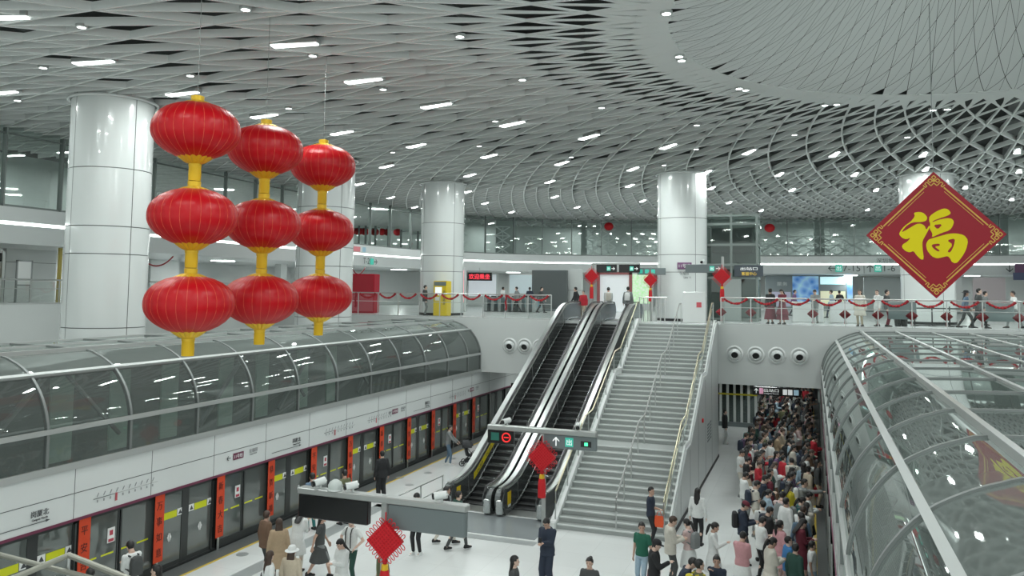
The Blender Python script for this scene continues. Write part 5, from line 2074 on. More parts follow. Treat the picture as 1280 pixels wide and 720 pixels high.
ink, grn = MB(), MB()
wht = MB()
Xd = (1, 0.0, 0)
for px, kind in ((1040, 'l'), (1087.5, 'u'), (1262, 'd')):
    put_arrow(ink, kind, fas(px, 335.3), Xd, 0.62)
for px, st, wpx in ((1062, '7-15', 18), (1105, '1-6', 17)):
    p = fas(px, 335.3)
    q = fas(px + wpx / 2 + (0 if st != '7-15' else 0), 335.3)
for px, st in ((1064.5, '7-15'), (1112, '1-6')):
    p = fas(px, 335.3)
    put_text(ink, st, (p[0], p[1] - 0.03, p[2]), Xd, 0.52)
for px in (1049, 1096.8):
    pass
for px in (1048.5, 1097.5):
    p = fas(px, 335.3)
    grn.box(p[0] - 0.26, p[1] - 0.02, p[2] - 0.30, p[0] + 0.26, p[1], p[2] + 0.30)
    put_text(wht, '\u51fa', (p[0], p[1] - 0.03, p[2]), Xd, 0.4)
for px in (1080, 1132):
    p = fas(px, 335.3)
    ink.box(p[0] - 0.02, p[1] - 0.005, p[2] - 0.42, p[0] + 0.02, p[1], p[2] + 0.42)
p = fas(1110, 325.5)
put_text(ink, '\u6df1\u5733\u5730\u94c1', p, Xd, 0.36, 1.7)
part(ink, 'lettering', mat('fascia_ink', (0.10, 0.11, 0.115), 0.6), wf, world=True)
part(grn, 'exit_badge', GREENSIGN, wf, world=True)
part(wht, 'badge_lettering', WHITESIGN, wf, world=True)
p = fas(1276, 335.3)
part(MB().box(p[0] - 0.4, p[1] - 0.02, p[2] - 0.34, p[0] + 0.5, p[1], p[2] + 0.34), 'line_badge', PURPLE, wf, world=True)
p = fas(1275, 345.5)
part(MB().box(p[0] - 0.5, p[1] - 0.3, p[2] - 0.28, p[0] + 1.2, p[1] - 0.2, p[2] + 0.28), 'small_sign', mat('small_sign', (0.05, 0.07, 0.16), 0.4), wf, world=True)
# left fascia badges near the red booth
wl = thing('wayfinding_sign', 'red and blue badges printed on the left fascia over the red booth', 'sign', (-29.8, 46.5, 9.4))


def at_x(px, py, xx):
    d = ray(px, py)
    return CAM + d * xx / d[0]


XF = -29.86
r_, bl, tx = MB(), MB(), MB()
a, c = at_x(441.5, 316, XF), at_x(450, 316, XF)
r_.box(XF, a[1], 10.05, XF + 0.02, c[1], 10.4)
a, c = at_x(453, 317, XF), at_x(461, 317, XF)
bl.box(XF, a[1], 10.05, XF + 0.02, c[1], 10.4)
put_text(tx, 'T-2', (XF + 0.01, at_x(458, 324, XF)[1], 9.45), (0, 1, 0), 0.42)
a, c = at_x(463, 324, XF), at_x(467, 324, XF)
g_ = MB().box(XF, a[1], 9.2, XF + 0.02, c[1], 9.65)
put_arrow(tx, 'r', (XF + 0.01, at_x(469.5, 324, XF)[1], 9.42), (0, 1, 0), 0.5)
part(r_, 'red_badge', mat('badge_red', (0.75, 0.25, 0.28), 0.5), wl, world=True)
part(bl, 'blue_badge', mat('badge_blue', (0.40, 0.62, 0.75), 0.5), wl, world=True)
part(tx, 'lettering', MATS['fascia_ink'], wl, world=True)
part(g_, 'exit_badge', GREENSIGN, wl, world=True)

# ---- things on the ledge at far left
t = thing('portal_frame', 'grey steel doorway frame on the left ledge', 'doorway', (-31.6, 23.2, 6.68), pi / 2)
q = MB()
q.box(-0.9, -0.06, 0, -0.78, 0.06, 2.3).box(0.78, -0.06, 0, 0.9, 0.06, 2.3).box(-0.9, -0.06, 2.2, 0.9, 0.06, 2.32)
part(q, 'frame', STEEL, t)
part(MB().box(-0.2, -0.09, 1.75, 0.72, -0.06, 2.1), 'screen', BLACKGL, t)
t = thing('brown_board', 'brown display board with dark round shape on the left ledge', 'board', (-32.6, 22.3, 6.68), pi / 2)
part(MB().rbox(-1.3, -0.1, 0.0, 1.1, 0.1, 2.7, 0.02), 'board', mat('board_tan', (0.30, 0.25, 0.14), 0.5), t)
q = MB()
q.ball((-0.2, -0.12, 1.0), (0.75, 0.08, 0.5), 16, 10)
part(q, 'dark_shape', mat('board_dark', (0.03, 0.035, 0.03), 0.6), t)
t = thing('notice_stand', 'grey framed notice stand behind the rail of the left ledge', 'notice stand', (-30.3, 24.0, 6.68), pi / 2)
q = MB()
q.box(-0.36, -0.03, 0, -0.30, 0.03, 1.8).box(0.30, -0.03, 0, 0.36, 0.03, 1.8).box(-0.36, -0.03, 1.74, 0.36, 0.03, 1.8).box(-0.36, -0.03, 0.75, 0.36, 0.03, 0.8)
q.box(-0.5, -0.2, 0, 0.5, 0.2, 0.06)
part(q, 'frame', ALU_D, t)
part(MB().box(-0.30, -0.015, 0.8, 0.30, 0.015, 1.74), 'notice', PAPER_W, t)
t = thing('yellow_post', 'thin dull yellow post beside the big column on the left ledge', 'post', (-30.6, 25.9, 6.68))
part(MB().box(-0.06, -0.06, 0, 0.06, 0.06, 2.4), 'post', mat('post_yellow', (0.45, 0.36, 0.08), 0.5), t)
part(MB().box(-0.1, -0.1, 0, 0.1, 0.1, 0.05), 'foot', ALU_D, t)
t = thing('wall_panel', 'white panelled wall on the left ledge behind the notice stand', 'wall panel', (-34.0, 25.5, 6.68), pi / 2)
part(MB().box(-3.2, -0.1, 0, 3.0, 0.1, 2.5), 'panel', WHITE_PANEL, t)
part(MB().box(-3.2, -0.11, 1.8, 3.0, -0.1, 1.82).box(0.4, -0.11, 0, 0.42, -0.1, 2.5), 'joint', JOINT, t)
part(MB().box(-0.1, -0.14, 1.6, 0.0, -0.1, 2.3), 'dark_handle', DARK, t)
# ================================================================== people
def ik(S, W, l1, l2, pole):
    S, W, pole = np.array(S, float), np.array(W, float), np.array(pole, float)
    d = W - S
    D = min(np.linalg.norm(d), (l1 + l2) * 0.985)
    d = d / (np.linalg.norm(d) + 1e-9)
    W = S + d * D
    a = (l1 * l1 - l2 * l2 + D * D) / (2 * D)
    h = sqrt(max(0, l1 * l1 - a * a))
    p = pole - d * (pole @ d)
    p = p / (np.linalg.norm(p) + 1e-9)
    return S + d * a + p * h, W


def rotx(v, a, piv):
    v = np.array(v, float) - piv
    c, s_ = cos(a), sin(a)
    return np.array((v[0], v[1] * c - v[2] * s_, v[1] * s_ + v[2] * c)) + piv


# pose: hands (left = -x, right = +x), feet, lean forward, head down, head turn
POSES = {
    'stand': dict(lh=(-0.27, 0.02, 0.80), rh=(0.27, 0.02, 0.80), lf=(-0.10, 0.02), rf=(0.10, -0.02)),
    'ease': dict(lh=(-0.28, 0.05, 0.81), rh=(0.26, -0.01, 0.79), lf=(-0.14, 0.08), rf=(0.10, -0.05), turn=0.5),
    'phone': dict(lh=(-0.04, 0.30, 1.18), rh=(0.05, 0.31, 1.16), lf=(-0.10, 0.0), rf=(0.10, 0.03), down=0.5),
    'phone1': dict(lh=(-0.27, 0.03, 0.80), rh=(0.10, 0.33, 1.24), lf=(-0.11, 0.03), rf=(0.10, -0.03), down=0.35),
    'walk': dict(lh=(-0.24, 0.22, 0.86), rh=(0.24, -0.20, 0.86), lf=(-0.08, -0.30), rf=(0.08, 0.30), lean=0.05),
    'hips': dict(lh=(-0.20, 0.08, 1.00), rh=(0.20, 0.08, 1.00), lf=(-0.15, 0.04), rf=(0.15, 0.0), lpole=(-1, -0.4, 0), rpole=(1, -0.4, 0)),
    'crossed': dict(lh=(0.10, 0.24, 1.14), rh=(-0.08, 0.25, 1.08), lf=(-0.11, 0.0), rf=(0.11, 0.03), turn=-0.5),
    'push': dict(lh=(-0.18, 0.42, 1.0), rh=(0.18, 0.42, 1.0), lf=(-0.09, -0.12), rf=(0.09, 0.12), lean=0.10),
    'bend': dict(lh=(-0.06, 0.45, 1.02), rh=(0.08, 0.46, 1.0), lf=(-0.12, -0.02), rf=(0.12, 0.04), lean=0.40, down=0.35),
    'reach': dict(lh=(-0.25, 0.1, 0.85), rh=(0.22, 0.62, 1.42), lf=(-0.12, -0.1), rf=(0.10, 0.12), lean=0.12),
    'chin': dict(lh=(-0.02, 0.20, 1.10), rh=(0.04, 0.16, 1.42), lf=(-0.10, 0.0), rf=(0.10, 0.02), turn=0.3),
}


def skeleton(name):
    p = POSES[name]
    piv = np.array((0, 0, 0.93))
    lean = -p.get('lean', 0.0)
    J = {}

    def up(v):
        return rotx(v, lean, piv)
    J['spine'] = [up((0, -0.005, z)) for z in (0.86, 0.95, 1.08, 1.22, 1.34, 1.42, 1.47, 1.52)]
    dn = -p.get('down', 0.0)
    neck = np.array((0, -0.005, 1.50))
    J['lean'] = lean
    J['headf'] = lambda v: up(rotx(np.array((v[0] * cos(p.get('turn', 0)) - v[1] * sin(p.get('turn', 0)), v[0] * sin(p.get('turn', 0)) + v[1] * cos(p.get('turn', 0)), v[2])) + np.array((0, 0.015, 1.605)), dn, neck))
    for s_, sx in (('l', -1), ('r', 1)):
        S = up((sx * 0.172, -0.01, 1.40))
        E_, W = ik(S, p[s_ + 'h'], 0.29, 0.26, p.get(s_ + 'pole', (sx * 0.5, -1.0, -0.25)))
        J[s_ + 'S'], J[s_ + 'E'], J[s_ + 'W'] = S, E_, W
        H = np.array((sx * 0.088, 0, 0.90))
        f = p[s_ + 'f']
        lift = 0.09 if f[1] > -0.2 else 0.13
        K_, A_ = ik(H, (f[0], f[1], lift), 0.425, 0.41, (0, 1, 0))
        J[s_ + 'H'], J[s_ + 'K'], J[s_ + 'A'] = H, K_, A_
    return J


TORSO = [(0.155, 0.105), (0.165, 0.118), (0.138, 0.10), (0.160, 0.112), (0.168, 0.110), (0.140, 0.088), (0.075, 0.062), (0.052, 0.054)]


def tube_rings(cs, rs, n=18):
    return [[tuple(np.array(c) + np.array((r[0] * cos(2 * pi * k / n), r[1] * sin(2 * pi * k / n), 0))) for k in range(n)] for c, r in zip(cs, rs)]


def body_mb(J):
    m = MB()
    m.loft(tube_rings(J['spine'], TORSO))
    h = J['headf']
    m.cone(J['spine'][6], 0.055, h((0, -0.01, -0.05)), 0.058)
    # head: skull, jaw, nose, ears
    def blob(c, r):
        q = MB().ball((0, 0, 0), r, 16, 12)
        m.add([h((x + c[0], y + c[1], z + c[2])) for x, y, z in q.v], q.f)
    blob((0, -0.005, 0.03), (0.076, 0.096, 0.095))
    blob((0, 0.022, -0.045), (0.058, 0.066, 0.066))
    blob((0, 0.095, -0.012), (0.014, 0.020, 0.026))
    blob((0, 0.082, -0.085), (0.024, 0.018, 0.018))
    for sx in (-1, 1):
        blob((sx * 0.077, -0.005, -0.005), (0.012, 0.022, 0.033))
        s_ = 'l' if sx < 0 else 'r'
        S, E_, W = J[s_ + 'S'], J[s_ + 'E'], J[s_ + 'W']
        m.cone(S, 0.055, E_, 0.040)
        m.cone(E_, 0.040, W, 0.027)
        # hand: palm, four fingers of unequal length, thumb off the side
        d = (W - E_) / np.linalg.norm(W - E_)
        side = np.cross(d, (0, 0, 1.0)) if abs(d[2]) < 0.85 else np.array((0, 1.0, 0)) * sx
        side = side - d * (side @ d)
        side /= np.linalg.norm(side)
        fl = np.cross(side, d)
        if abs(d[2]) < 0.85 and fl[2] > 0:
            fl = -fl
        P1 = W + d * 0.075
        for t_ in (-0.026, -0.009, 0.009, 0.026):
            m.cone(W + side * t_ * 0.6 + d * 0.01, 0.016, P1 + side * t_, 0.0135, 8)
        for t_, L in ((-0.031, 0.062), (-0.0105, 0.074), (0.0105, 0.079), (0.031, 0.070)):
            k1 = P1 + side * t_ + d * L * 0.5 + fl * 0.006
            k2 = k1 + d * L * 0.42 + fl * 0.026
            m.cone(P1 + side * t_, 0.0105, k1, 0.0095, 8)
            m.cone(k1, 0.0095, k2, 0.008, 8)
        tb = W + d * 0.025 + side * 0.03 * (1 if sx > 0 else -1)
        t1 = tb + d * 0.035 + side * 0.022 * (1 if sx > 0 else -1) + fl * 0.014
        m.cone(tb, 0.014, t1, 0.0115, 8)
        m.cone(t1, 0.0115, t1 + d * 0.026 + fl * 0.012, 0.009, 8)
        H, K_, A_ = J[s_ + 'H'], J[s_ + 'K'], J[s_ + 'A']
        m.cone(H, 0.088, K_, 0.056)
        m.cone(K_, 0.054, K_ * 0.62 + A_ * 0.38 + np.array((0, -0.012, 0)), 0.053)
        m.cone(K_ * 0.62 + A_ * 0.38 + np.array((0, -0.012, 0)), 0.053, A_, 0.036)
        m.cone(A_ + np.array((0, -0.03, -0.045)), 0.035, A_ + np.array((sx * 0.02, 0.13, -0.055)), 0.028)
    return m


def shell(J, hem, sleeve, r=0.022, flare=0.0, hood=False):
    """upper garment: torso down to the hem, sleeves of a given length (0..1 upper arm, up to 2 wrist)"""
    m = MB()
    sp = list(J['spine'])
    rs = [(a + r, b_ + r) for a, b_ in TORSO]
    cs, rr = [], []
    lean_dir = sp[0] - sp[1]
    z = hem
    while z < 0.86:
        t = (0.93 - z) / 0.5
        cs.append(np.array((0, 0.0, z)))
        rr.append((0.168 + r + flare * t, 0.122 + r + flare * t))
        z += 0.09
    for c, q in zip(sp[:7], rs[:7]):
        if c[2] > hem - 0.02 or J['lean'] < -0.2:
            cs.append(c)
            rr.append(q)
    m.loft(tube_rings(cs, rr))
    for s_ in 'lr':
        S, E_, W = J[s_ + 'S'], J[s_ + 'E'], J[s_ + 'W']
        if sleeve <= 1:
            m.cone(S, 0.060 + r * 0.3, S + (E_ - S) * sleeve, 0.048 + r * 0.6)
        else:
            m.cone(S, 0.060 + r * 0.4, E_, 0.044 + r * 0.6)
            m.cone(E_, 0.044 + r * 0.6, E_ + (W - E_) * (sleeve - 1), 0.036 + r * 0.6)
    if hood:
        h = J['spine'][5]
        m.ball(tuple(h + np.array((0, -0.07, 0.01))), (0.12, 0.06, 0.07), 12, 8)
    return m


def legs_mb(J, length=1.0, wide=0.0):
    m = MB()
    m.loft(tube_rings([(0, 0, 0.84), (0, 0, 0.90), (0, 0, 0.97), J['spine'][1] + np.array((0, 0, 0.04))], [(0.165, 0.115), (0.178, 0.13), (0.165, 0.12), (0.15, 0.108)]))
    for s_ in 'lr':
        H, K_, A_ = J[s_ + 'H'], J[s_ + 'K'], J[s_ + 'A']
        m.cone(H, 0.100, K_, 0.070 + wide)
        if length > 0.6:
            m.cone(K_, 0.070 + wide, K_ + (A_ - K_) * (length * 0.95), 0.052 + wide * 1.3)
    return m


def skirt_mb(J, hem=0.45, fl=0.10):
    cs = [(0, 0, z) for z in np.linspace(hem, 1.0, 7)]
    rr = []
    for z in np.linspace(hem, 1.0, 7):
        t = (1.0 - z) / (1.0 - hem)
        rr.append((0.155 + 0.03 * min(1, t * 3) + fl * t, 0.115 + 0.03 * min(1, t * 3) + fl * t))
    cs += [J['spine'][2]]
    rr += [(0.15, 0.11)]
    return MB().loft(tube_rings(cs, rr))


def shoes_mb(J):
    m = MB()
    for s_, sx in (('l', -1), ('r', 1)):
        A_ = J[s_ + 'A']
        z0 = max(0.0, A_[2] - 0.09)
        pts = []
        for y, w_, hgt in ((-0.085, 0.030, 0.06), (-0.06, 0.042, 0.10), (0.0, 0.045, 0.105), (0.06, 0.047, 0.075), (0.12, 0.048, 0.055), (0.165, 0.038, 0.045), (0.185, 0.018, 0.03)):
            c = (A_[0] + sx * 0.012, A_[1] + y)
            pts.append([(c[0] - w_, c[1], z0), (c[0] + w_, c[1], z0), (c[0] + w_, c[1], z0 + hgt * 0.5), (c[0] + w_ * 0.6, c[1], z0 + hgt), (c[0] - w_ * 0.6, c[1], z0 + hgt), (c[0] - w_, c[1], z0 + hgt * 0.5)])
        m.loft(pts)
    return m


def hair_mb(J, kind):
    m = MB()
    h = J['headf']
    n, k = 22, 14
    rings = []
    for i in range(k + 1):
        a = -pi / 2 + pi * i / k
        ring = []
        for j in range(n):
            t = 2 * pi * j / n
            x, y, z = cos(a) * sin(t), cos(a) * cos(t), sin(a)
            R = np.array((0.089, 0.110, 0.108)) * (1 if kind == 'short' else 1.04)
            px, py, pz = x * R[0], y * R[1] - 0.014, z * R[2] + 0.038
            low = 0.03 if py > 0.0 else (-0.075 if kind == 'short' else -0.12)
            if py > 0.035 and pz < 0.075:
                q = 0.72
                px, py, pz = px * q, py * q, 0.03 + (pz - 0.03) * q
            elif pz < low:
                q = 0.70
                px, py = px * q, py * q
                pz = max(pz, low - 0.02)
            ring.append(tuple(h((px, py, pz))))
        rings.append(ring)
    m.loft(rings)
    if kind in ('long', 'tail'):
        cs = []
        if kind == 'long':
            for z, w_, d_, y in ((0.06, 0.082, 0.05, -0.055), (-0.06, 0.092, 0.05, -0.070), (-0.16, 0.100, 0.042, -0.085), (-0.27, 0.098, 0.036, -0.115), (-0.36, 0.075, 0.025, -0.125)):
                cs.append([tuple(h((w_ * cos(2 * pi * q / 14), y + d_ * sin(2 * pi * q / 14), z))) for q in range(14)])
        else:
            for z, w_, y in ((0.05, 0.03, -0.11), (0.03, 0.038, -0.15), (-0.06, 0.042, -0.165), (-0.18, 0.036, -0.16), (-0.28, 0.012, -0.15)):
                cs.append([tuple(h((w_ * cos(2 * pi * q / 10), y + w_ * sin(2 * pi * q / 10), z))) for q in range(10)])
        m.loft(cs)
    if kind == 'bun':
        q = MB().ball((0, 0, 0), (0.05, 0.05, 0.045), 12, 8)
        m.add([h((x, y - 0.10, z + 0.10)) for x, y, z in q.v], q.f)
    return m


def cap_mb(J, kind):
    m = MB()
    h = J['headf']
    if kind == 'cap':
        pr = [(0.112, 0.045), (0.114, 0.075), (0.10, 0.115), (0.06, 0.145), (0.005, 0.153)]
    else:
        pr = [(0.19, 0.035), (0.185, 0.045), (0.115, 0.065), (0.108, 0.11), (0.08, 0.15), (0.005, 0.158)]
    m.loft([[tuple(h((r * 0.86 * cos(2 * pi * q / 20), r * 1.02 * sin(2 * pi * q / 20) - 0.012, z))) for q in range(20)] for r, z in pr])
    if kind == 'cap':
        rg = []
        for y, w_ in ((0.07, 0.07), (0.13, 0.066), (0.17, 0.03)):
            rg.append([tuple(h((x, y, z))) for x, z in ((-w_, 0.045), (w_, 0.045), (w_, 0.055), (-w_, 0.055))])
        m.loft(rg)
    return m


def face_mb(J):
    e, l = MB(), MB()
    h = J['headf']
    for sx in (-1, 1):
        q = MB().ball((0, 0, 0), (0.013, 0.006, 0.007), 8, 6)
        e.add([h((x + sx * 0.032, y + 0.083, z + 0.012)) for x, y, z in q.v], q.f)
        q = MB().ball((0, 0, 0), (0.018, 0.006, 0.004), 8, 6)
        e.add([h((x + sx * 0.032, y + 0.087, z + 0.036)) for x, y, z in q.v], q.f)
    q = MB().ball((0, 0, 0), (0.021, 0.008, 0.006), 8, 6)
    l.add([h((x, y + 0.083, z - 0.052)) for x, y, z in q.v], q.f)
    return e, l


def pack_mb(J):
    c = (J['spine'][3] + J['spine'][4]) / 2 + np.array((0, -0.215, -0.06))
    m = MB()
    rg = []
    for z, w_, d_ in ((-0.22, 0.12, 0.07), (-0.20, 0.145, 0.085), (0.05, 0.145, 0.085), (0.17, 0.12, 0.07), (0.21, 0.06, 0.04)):
        rg.append([(c[0] + w_ * np.sign(cos(a)) * abs(cos(a)) ** 0.5, c[1] + d_ * np.sign(sin(a)) * abs(sin(a)) ** 0.5, c[2] + z) for a in np.linspace(0, 2 * pi, 17)[:-1]])
    m.loft(rg)
    for sx in (-1, 1):
        m.tube([(sx * 0.10, c[1] + 0.04, c[2] - 0.14), (sx * 0.16, c[1] + 0.25, c[2] - 0.05), (sx * 0.125, c[1] + 0.365, c[2] + 0.06), (sx * 0.115, c[1] + 0.30, c[2] + 0.215), (sx * 0.10, c[1] + 0.09, c[2] + 0.20)], 0.022, 6)
    return m


def tote_mb(J, side='l'):
    W = J[side + 'W']
    m = MB()
    x, y, z = W[0] + (-0.02 if side == 'l' else 0.02), W[1] + 0.02, W[2] - 0.12
    m.loft([[(x - 0.045 * q, y - 0.13 * q, z_), (x + 0.045 * q, y - 0.13 * q, z_), (x + 0.045 * q, y + 0.13 * q, z_), (x - 0.045 * q, y + 0.13 * q, z_)] for z_, q in ((z - 0.42, 0.9), (z - 0.30, 1.05), (z - 0.1, 0.9))])
    m.tube([(x, y - 0.08, z - 0.1), (x, y - 0.03, z + 0.04), (x, y + 0.03, z + 0.04), (x, y + 0.08, z - 0.1)], 0.009, 6)
    return m


def phone_mb(J):
    a = J['rW'] + (J['rW'] - J['rE']) / np.linalg.norm(J['rW'] - J['rE']) * 0.10
    return MB().rbox(a[0] - 0.04, a[1] - 0.006, a[2] + 0.0, a[0] + 0.04, a[1] + 0.006, a[2] + 0.15, 0.004)


# garment kinds -> builder and voxel size
GARM = {
    'tee': (lambda J: shell(J, 0.86, 0.62, 0.020), 0.017),
    'shirt': (lambda J: shell(J, 0.84, 1.95, 0.020), 0.017),
    'jacket': (lambda J: shell(J, 0.80, 1.97, 0.036, 0.02, True), 0.019),
    'coat': (lambda J: shell(J, 0.50, 1.97, 0.036, 0.10), 0.019),
    'dress': (lambda J: shell(J, 0.46, 0.55, 0.018, 0.16), 0.018),
    'trousers': (lambda J: legs_mb(J), 0.017),
    'wide_trousers': (lambda J: legs_mb(J, 1.0, 0.022), 0.018),
    'shorts': (lambda J: legs_mb(J, 0.0), 0.017),
    'skirt': (lambda J: skirt_mb(J), None),
    'long_skirt': (lambda J: skirt_mb(J, 0.22, 0.13), None),
    'body': (body_mb, 0.0085),
}
SIMPLE = {'shoes': shoes_mb, 'pack': pack_mb, 'tote': tote_mb, 'phone': phone_mb,
          'hair_short': lambda J: hair_mb(J, 'short'), 'hair_long': lambda J: hair_mb(J, 'long'), 'hair_tail': lambda J: hair_mb(J, 'tail'), 'hair_bun': lambda J: hair_mb(J, 'bun'),
          'cap': lambda J: cap_mb(J, 'cap'), 'hat': lambda J: cap_mb(J, 'hat'), 'eyes': lambda J: face_mb(J)[0], 'mouth': lambda J: face_mb(J)[1]}
PMESH = {}
SKEL = {k: skeleton(k) for k in POSES}
for k in POSES:           # feet flat: lift every pose so that its soles meet the ground
    pass


def build_person_meshes(keys):
    tmp = []
    for pose, kind in sorted(keys):
        J = SKEL[pose]
        if kind in GARM and GARM[kind][1]:
            me = GARM[kind][0](J).mesh(kind)
            o = bpy.data.objects.new(kind, me)
            COL.objects.link(o)
            md = o.modifiers.new('skin', 'REMESH')
            md.mode = 'VOXEL'
            md.voxel_size = GARM[kind][1]
            md.use_smooth_shade = True
            sm = o.modifiers.new('soft', 'SMOOTH')
            sm.factor = 0.5
            sm.iterations = 3 if kind == 'body' else 6
            tmp.append(((pose, kind), o))
        else:
            f = GARM[kind][0] if kind in GARM else SIMPLE[kind]
            me = f(J).mesh(kind, smooth=True)
            me.materials.append(None)
            PMESH[(pose, kind)] = me
    dg = bpy.context.evaluated_depsgraph_get()
    dg.update()
    for key, o in tmp:
        me = bpy.data.meshes.new_from_object(o.evaluated_get(dg))
        me.name = key[1]
        me.materials.clear()
        me.materials.append(None)
        PMESH[key] = me
        old = o.data
        bpy.data.objects.remove(o)
        bpy.data.meshes.remove(old)


CC = {'white': (0.72, 0.74, 0.73), 'cream': (0.62, 0.59, 0.52), 'black': (0.018, 0.019, 0.021), 'grey': (0.22, 0.235, 0.235), 'dark grey': (0.065, 0.07, 0.07),
      'navy': (0.022, 0.032, 0.055), 'blue': (0.05, 0.20, 0.46), 'pale blue': (0.34, 0.46, 0.55), 'teal': (0.03, 0.17, 0.17), 'green': (0.015, 0.12, 0.075),
      'red': (0.46, 0.02, 0.035), 'maroon': (0.14, 0.02, 0.035), 'pink': (0.58, 0.30, 0.32), 'pale pink': (0.66, 0.50, 0.49), 'brown': (0.16, 0.095, 0.06), 'tan': (0.42, 0.31, 0.20),
      'yellow': (0.55, 0.47, 0.03), 'olive': (0.12, 0.13, 0.065), 'denim': (0.12, 0.19, 0.27), 'orange': (0.75, 0.10, 0.03), 'purple': (0.17, 0.10, 0.20), 'dark green': (0.02, 0.065, 0.05), 'beige': (0.50, 0.43, 0.33)}
SKIN = [mat('skin_a', (0.62, 0.42, 0.33), 0.5), mat('skin_b', (0.52, 0.33, 0.25), 0.5), mat('skin_c', (0.68, 0.48, 0.39), 0.5)]
HAIRM = mat('hair_black', (0.012, 0.011, 0.011), 0.42)
HAIRB = mat('hair_brown', (0.055, 0.032, 0.022), 0.45)


def cloth(c):
    return mat('cloth_' + c.replace(' ', '_'), CC[c], 0.8, noise=(18, 0.10))


PEOPLE = []


def person(pos, face, label, pose, top, bottom, hair='short', h=1.70, group=None, shoes='black', pack=None, tote=None, cap=None, phone=False, detail=True, brown=False, extra=None):
    PEOPLE.append(dict(pos=pos, face=face, label=label, pose=pose, top=top, bottom=bottom, hair=hair, h=h, group=group, shoes=shoes, pack=pack, tote=tote, cap=cap, phone=phone, detail=detail, brown=brown, extra=extra))


def head_at(px, py, h=1.70, z=0.0):
    """where someone of height h stands whose head shows at this spot"""
    p = at_z(px, py, z + h * 0.945)
    return (p[0], p[1], z)


D = radians
# --- left platform (faces: 0 looks along +y, away from the viewer; 90 looks toward the left doors)
person(head_at(165, 681), 75, 'person in white with dark grey backpack facing the left doors', 'phone', ('shirt', 'white'), ('trousers', 'dark grey'), pack='dark grey')
person(head_at(113, 716), 60, 'person in white with black straps at the lower left corner', 'stand', ('tee', 'white'), ('trousers', 'navy'), pack='black')
person(head_at(196, 712), 110, 'dark haired person in brown low by the left doors', 'stand', ('jacket', 'brown'), ('trousers', 'black'), 'long')
person(head_at(390.5, 595, 1.74), 60, 'man in blue denim shirt standing by left doors behind the sign', 'stand', ('shirt', 'denim'), ('trousers', 'teal'), h=1.74)
person(head_at(431, 591), 70, 'person in olive top behind the cameras of the nearest sign', 'stand', ('tee', 'olive'), ('trousers', 'dark grey'))
person(head_at(478, 567, 1.72), 50, 'man all in black standing at the left platform edge', 'stand', ('jacket', 'black'), ('wide_trousers', 'black'), h=1.72)
person(head_at(560.5, 534, 1.68), -75, 'parent in grey top and jeans pushing a stroller', 'push', ('shirt', 'grey'), ('trousers', 'denim'), h=1.68, shoes='white')
person(head_at(333, 643), -20, 'person in brown jacket in the huddle left of the black screen', 'ease', ('jacket', 'brown'), ('trousers', 'dark grey'), 'short', brown=True)
person(head_at(349, 653, 1.66), 40, 'long haired woman in tan coat in the huddle left of the screen', 'stand', ('coat', 'tan'), ('trousers', 'black'), 'long', h=1.66, brown=True)
person(head_at(372, 640, 1.64), 10, 'woman in white coat with dark hair beside the huddle', 'bend', ('coat', 'white'), ('trousers', 'cream'), 'long', h=1.64)
person(head_at(401, 646, 1.64), -60, 'woman in dark grey dress walking below the black screen', 'walk', ('dress', 'dark grey'), ('shorts', 'grey'), 'long', h=1.64)
person(head_at(440, 650, 1.72), 172, 'man in white shirt, braces and white cap, hands on hips', 'hips', ('tee', 'white'), ('trousers', 'dark green'), cap=('cap', 'white'), h=1.72, extra='braces')
person(head_at(428, 677, 1.62), 160, 'woman in white coat with black hair near the white cap man', 'phone', ('coat', 'white'), ('trousers', 'white'), 'long', h=1.62)
person(head_at(365, 688, 1.64), 10, 'woman in beige coat and wide white hat seen from behind', 'stand', ('coat', 'beige'), ('trousers', 'tan'), 'long', h=1.64, cap=('hat', 'white'), brown=True)
person(head_at(337, 694, 1.62), -30, 'woman in white jumper with teal bag left of the hat wearer', 'ease', ('shirt', 'white'), ('skirt', 'white'), 'long', h=1.62, tote='teal', brown=True)
person(head_at(522.5, 619, 1.74), 175, 'man in grey top and black trousers behind the grey sign panel', 'phone', ('shirt', 'grey'), ('trousers', 'black'), h=1.74, shoes='white')
person(head_at(557, 612, 1.66), -55, 'woman in black top and cream trousers by the left escalator', 'walk', ('tee', 'black'), ('trousers', 'cream'), 'long', h=1.66)
person(head_at(572, 618, 1.66), -35, 'person in dark green walking beside the cream trousers', 'walk', ('jacket', 'dark green'), ('trousers', 'dark grey'), h=1.66)
person(head_at(478, 690, 1.62), 150, 'person in olive top half hidden by the largest red knot', 'stand', ('tee', 'olive'), ('skirt', 'white'), 'long', h=1.62)
# --- middle floor
person(head_at(684.5, 651, 1.76), 172, 'man in navy jacket looking at his phone below the stair sign', 'phone', ('jacket', 'navy'), ('wide_trousers', 'navy'), h=1.76, phone=True)
person(head_at(643, 700, 1.62), -70, 'woman with long black hair at the bottom edge of the picture', 'stand', ('shirt', 'dark grey'), ('skirt', 'white'), 'long', h=1.62)
person(head_at(737, 702, 1.60), 178, 'woman in grey top with tied hair, alone at the bottom edge', 'stand', ('tee', 'dark grey'), ('trousers', 'black'), 'bun', h=1.60)
person(head_at(802.5, 658, 1.68), 165, 'woman in green shirt and pale jeans with maroon bag', 'ease', ('tee', 'green'), ('trousers', 'pale blue'), 'bun', h=1.68, tote='maroon')
person(head_at(818, 679, 1.70), -80, 'man in black jacket and dark cap beside the green shirt', 'phone1', ('jacket', 'black'), ('trousers', 'beige'), cap=('cap', 'black'))
person(head_at(838, 649, 1.76), -70, 'big man in cream jacket at the foot of the stairs', 'phone', ('jacket', 'cream'), ('trousers', 'dark grey'), h=1.76, brown=True)
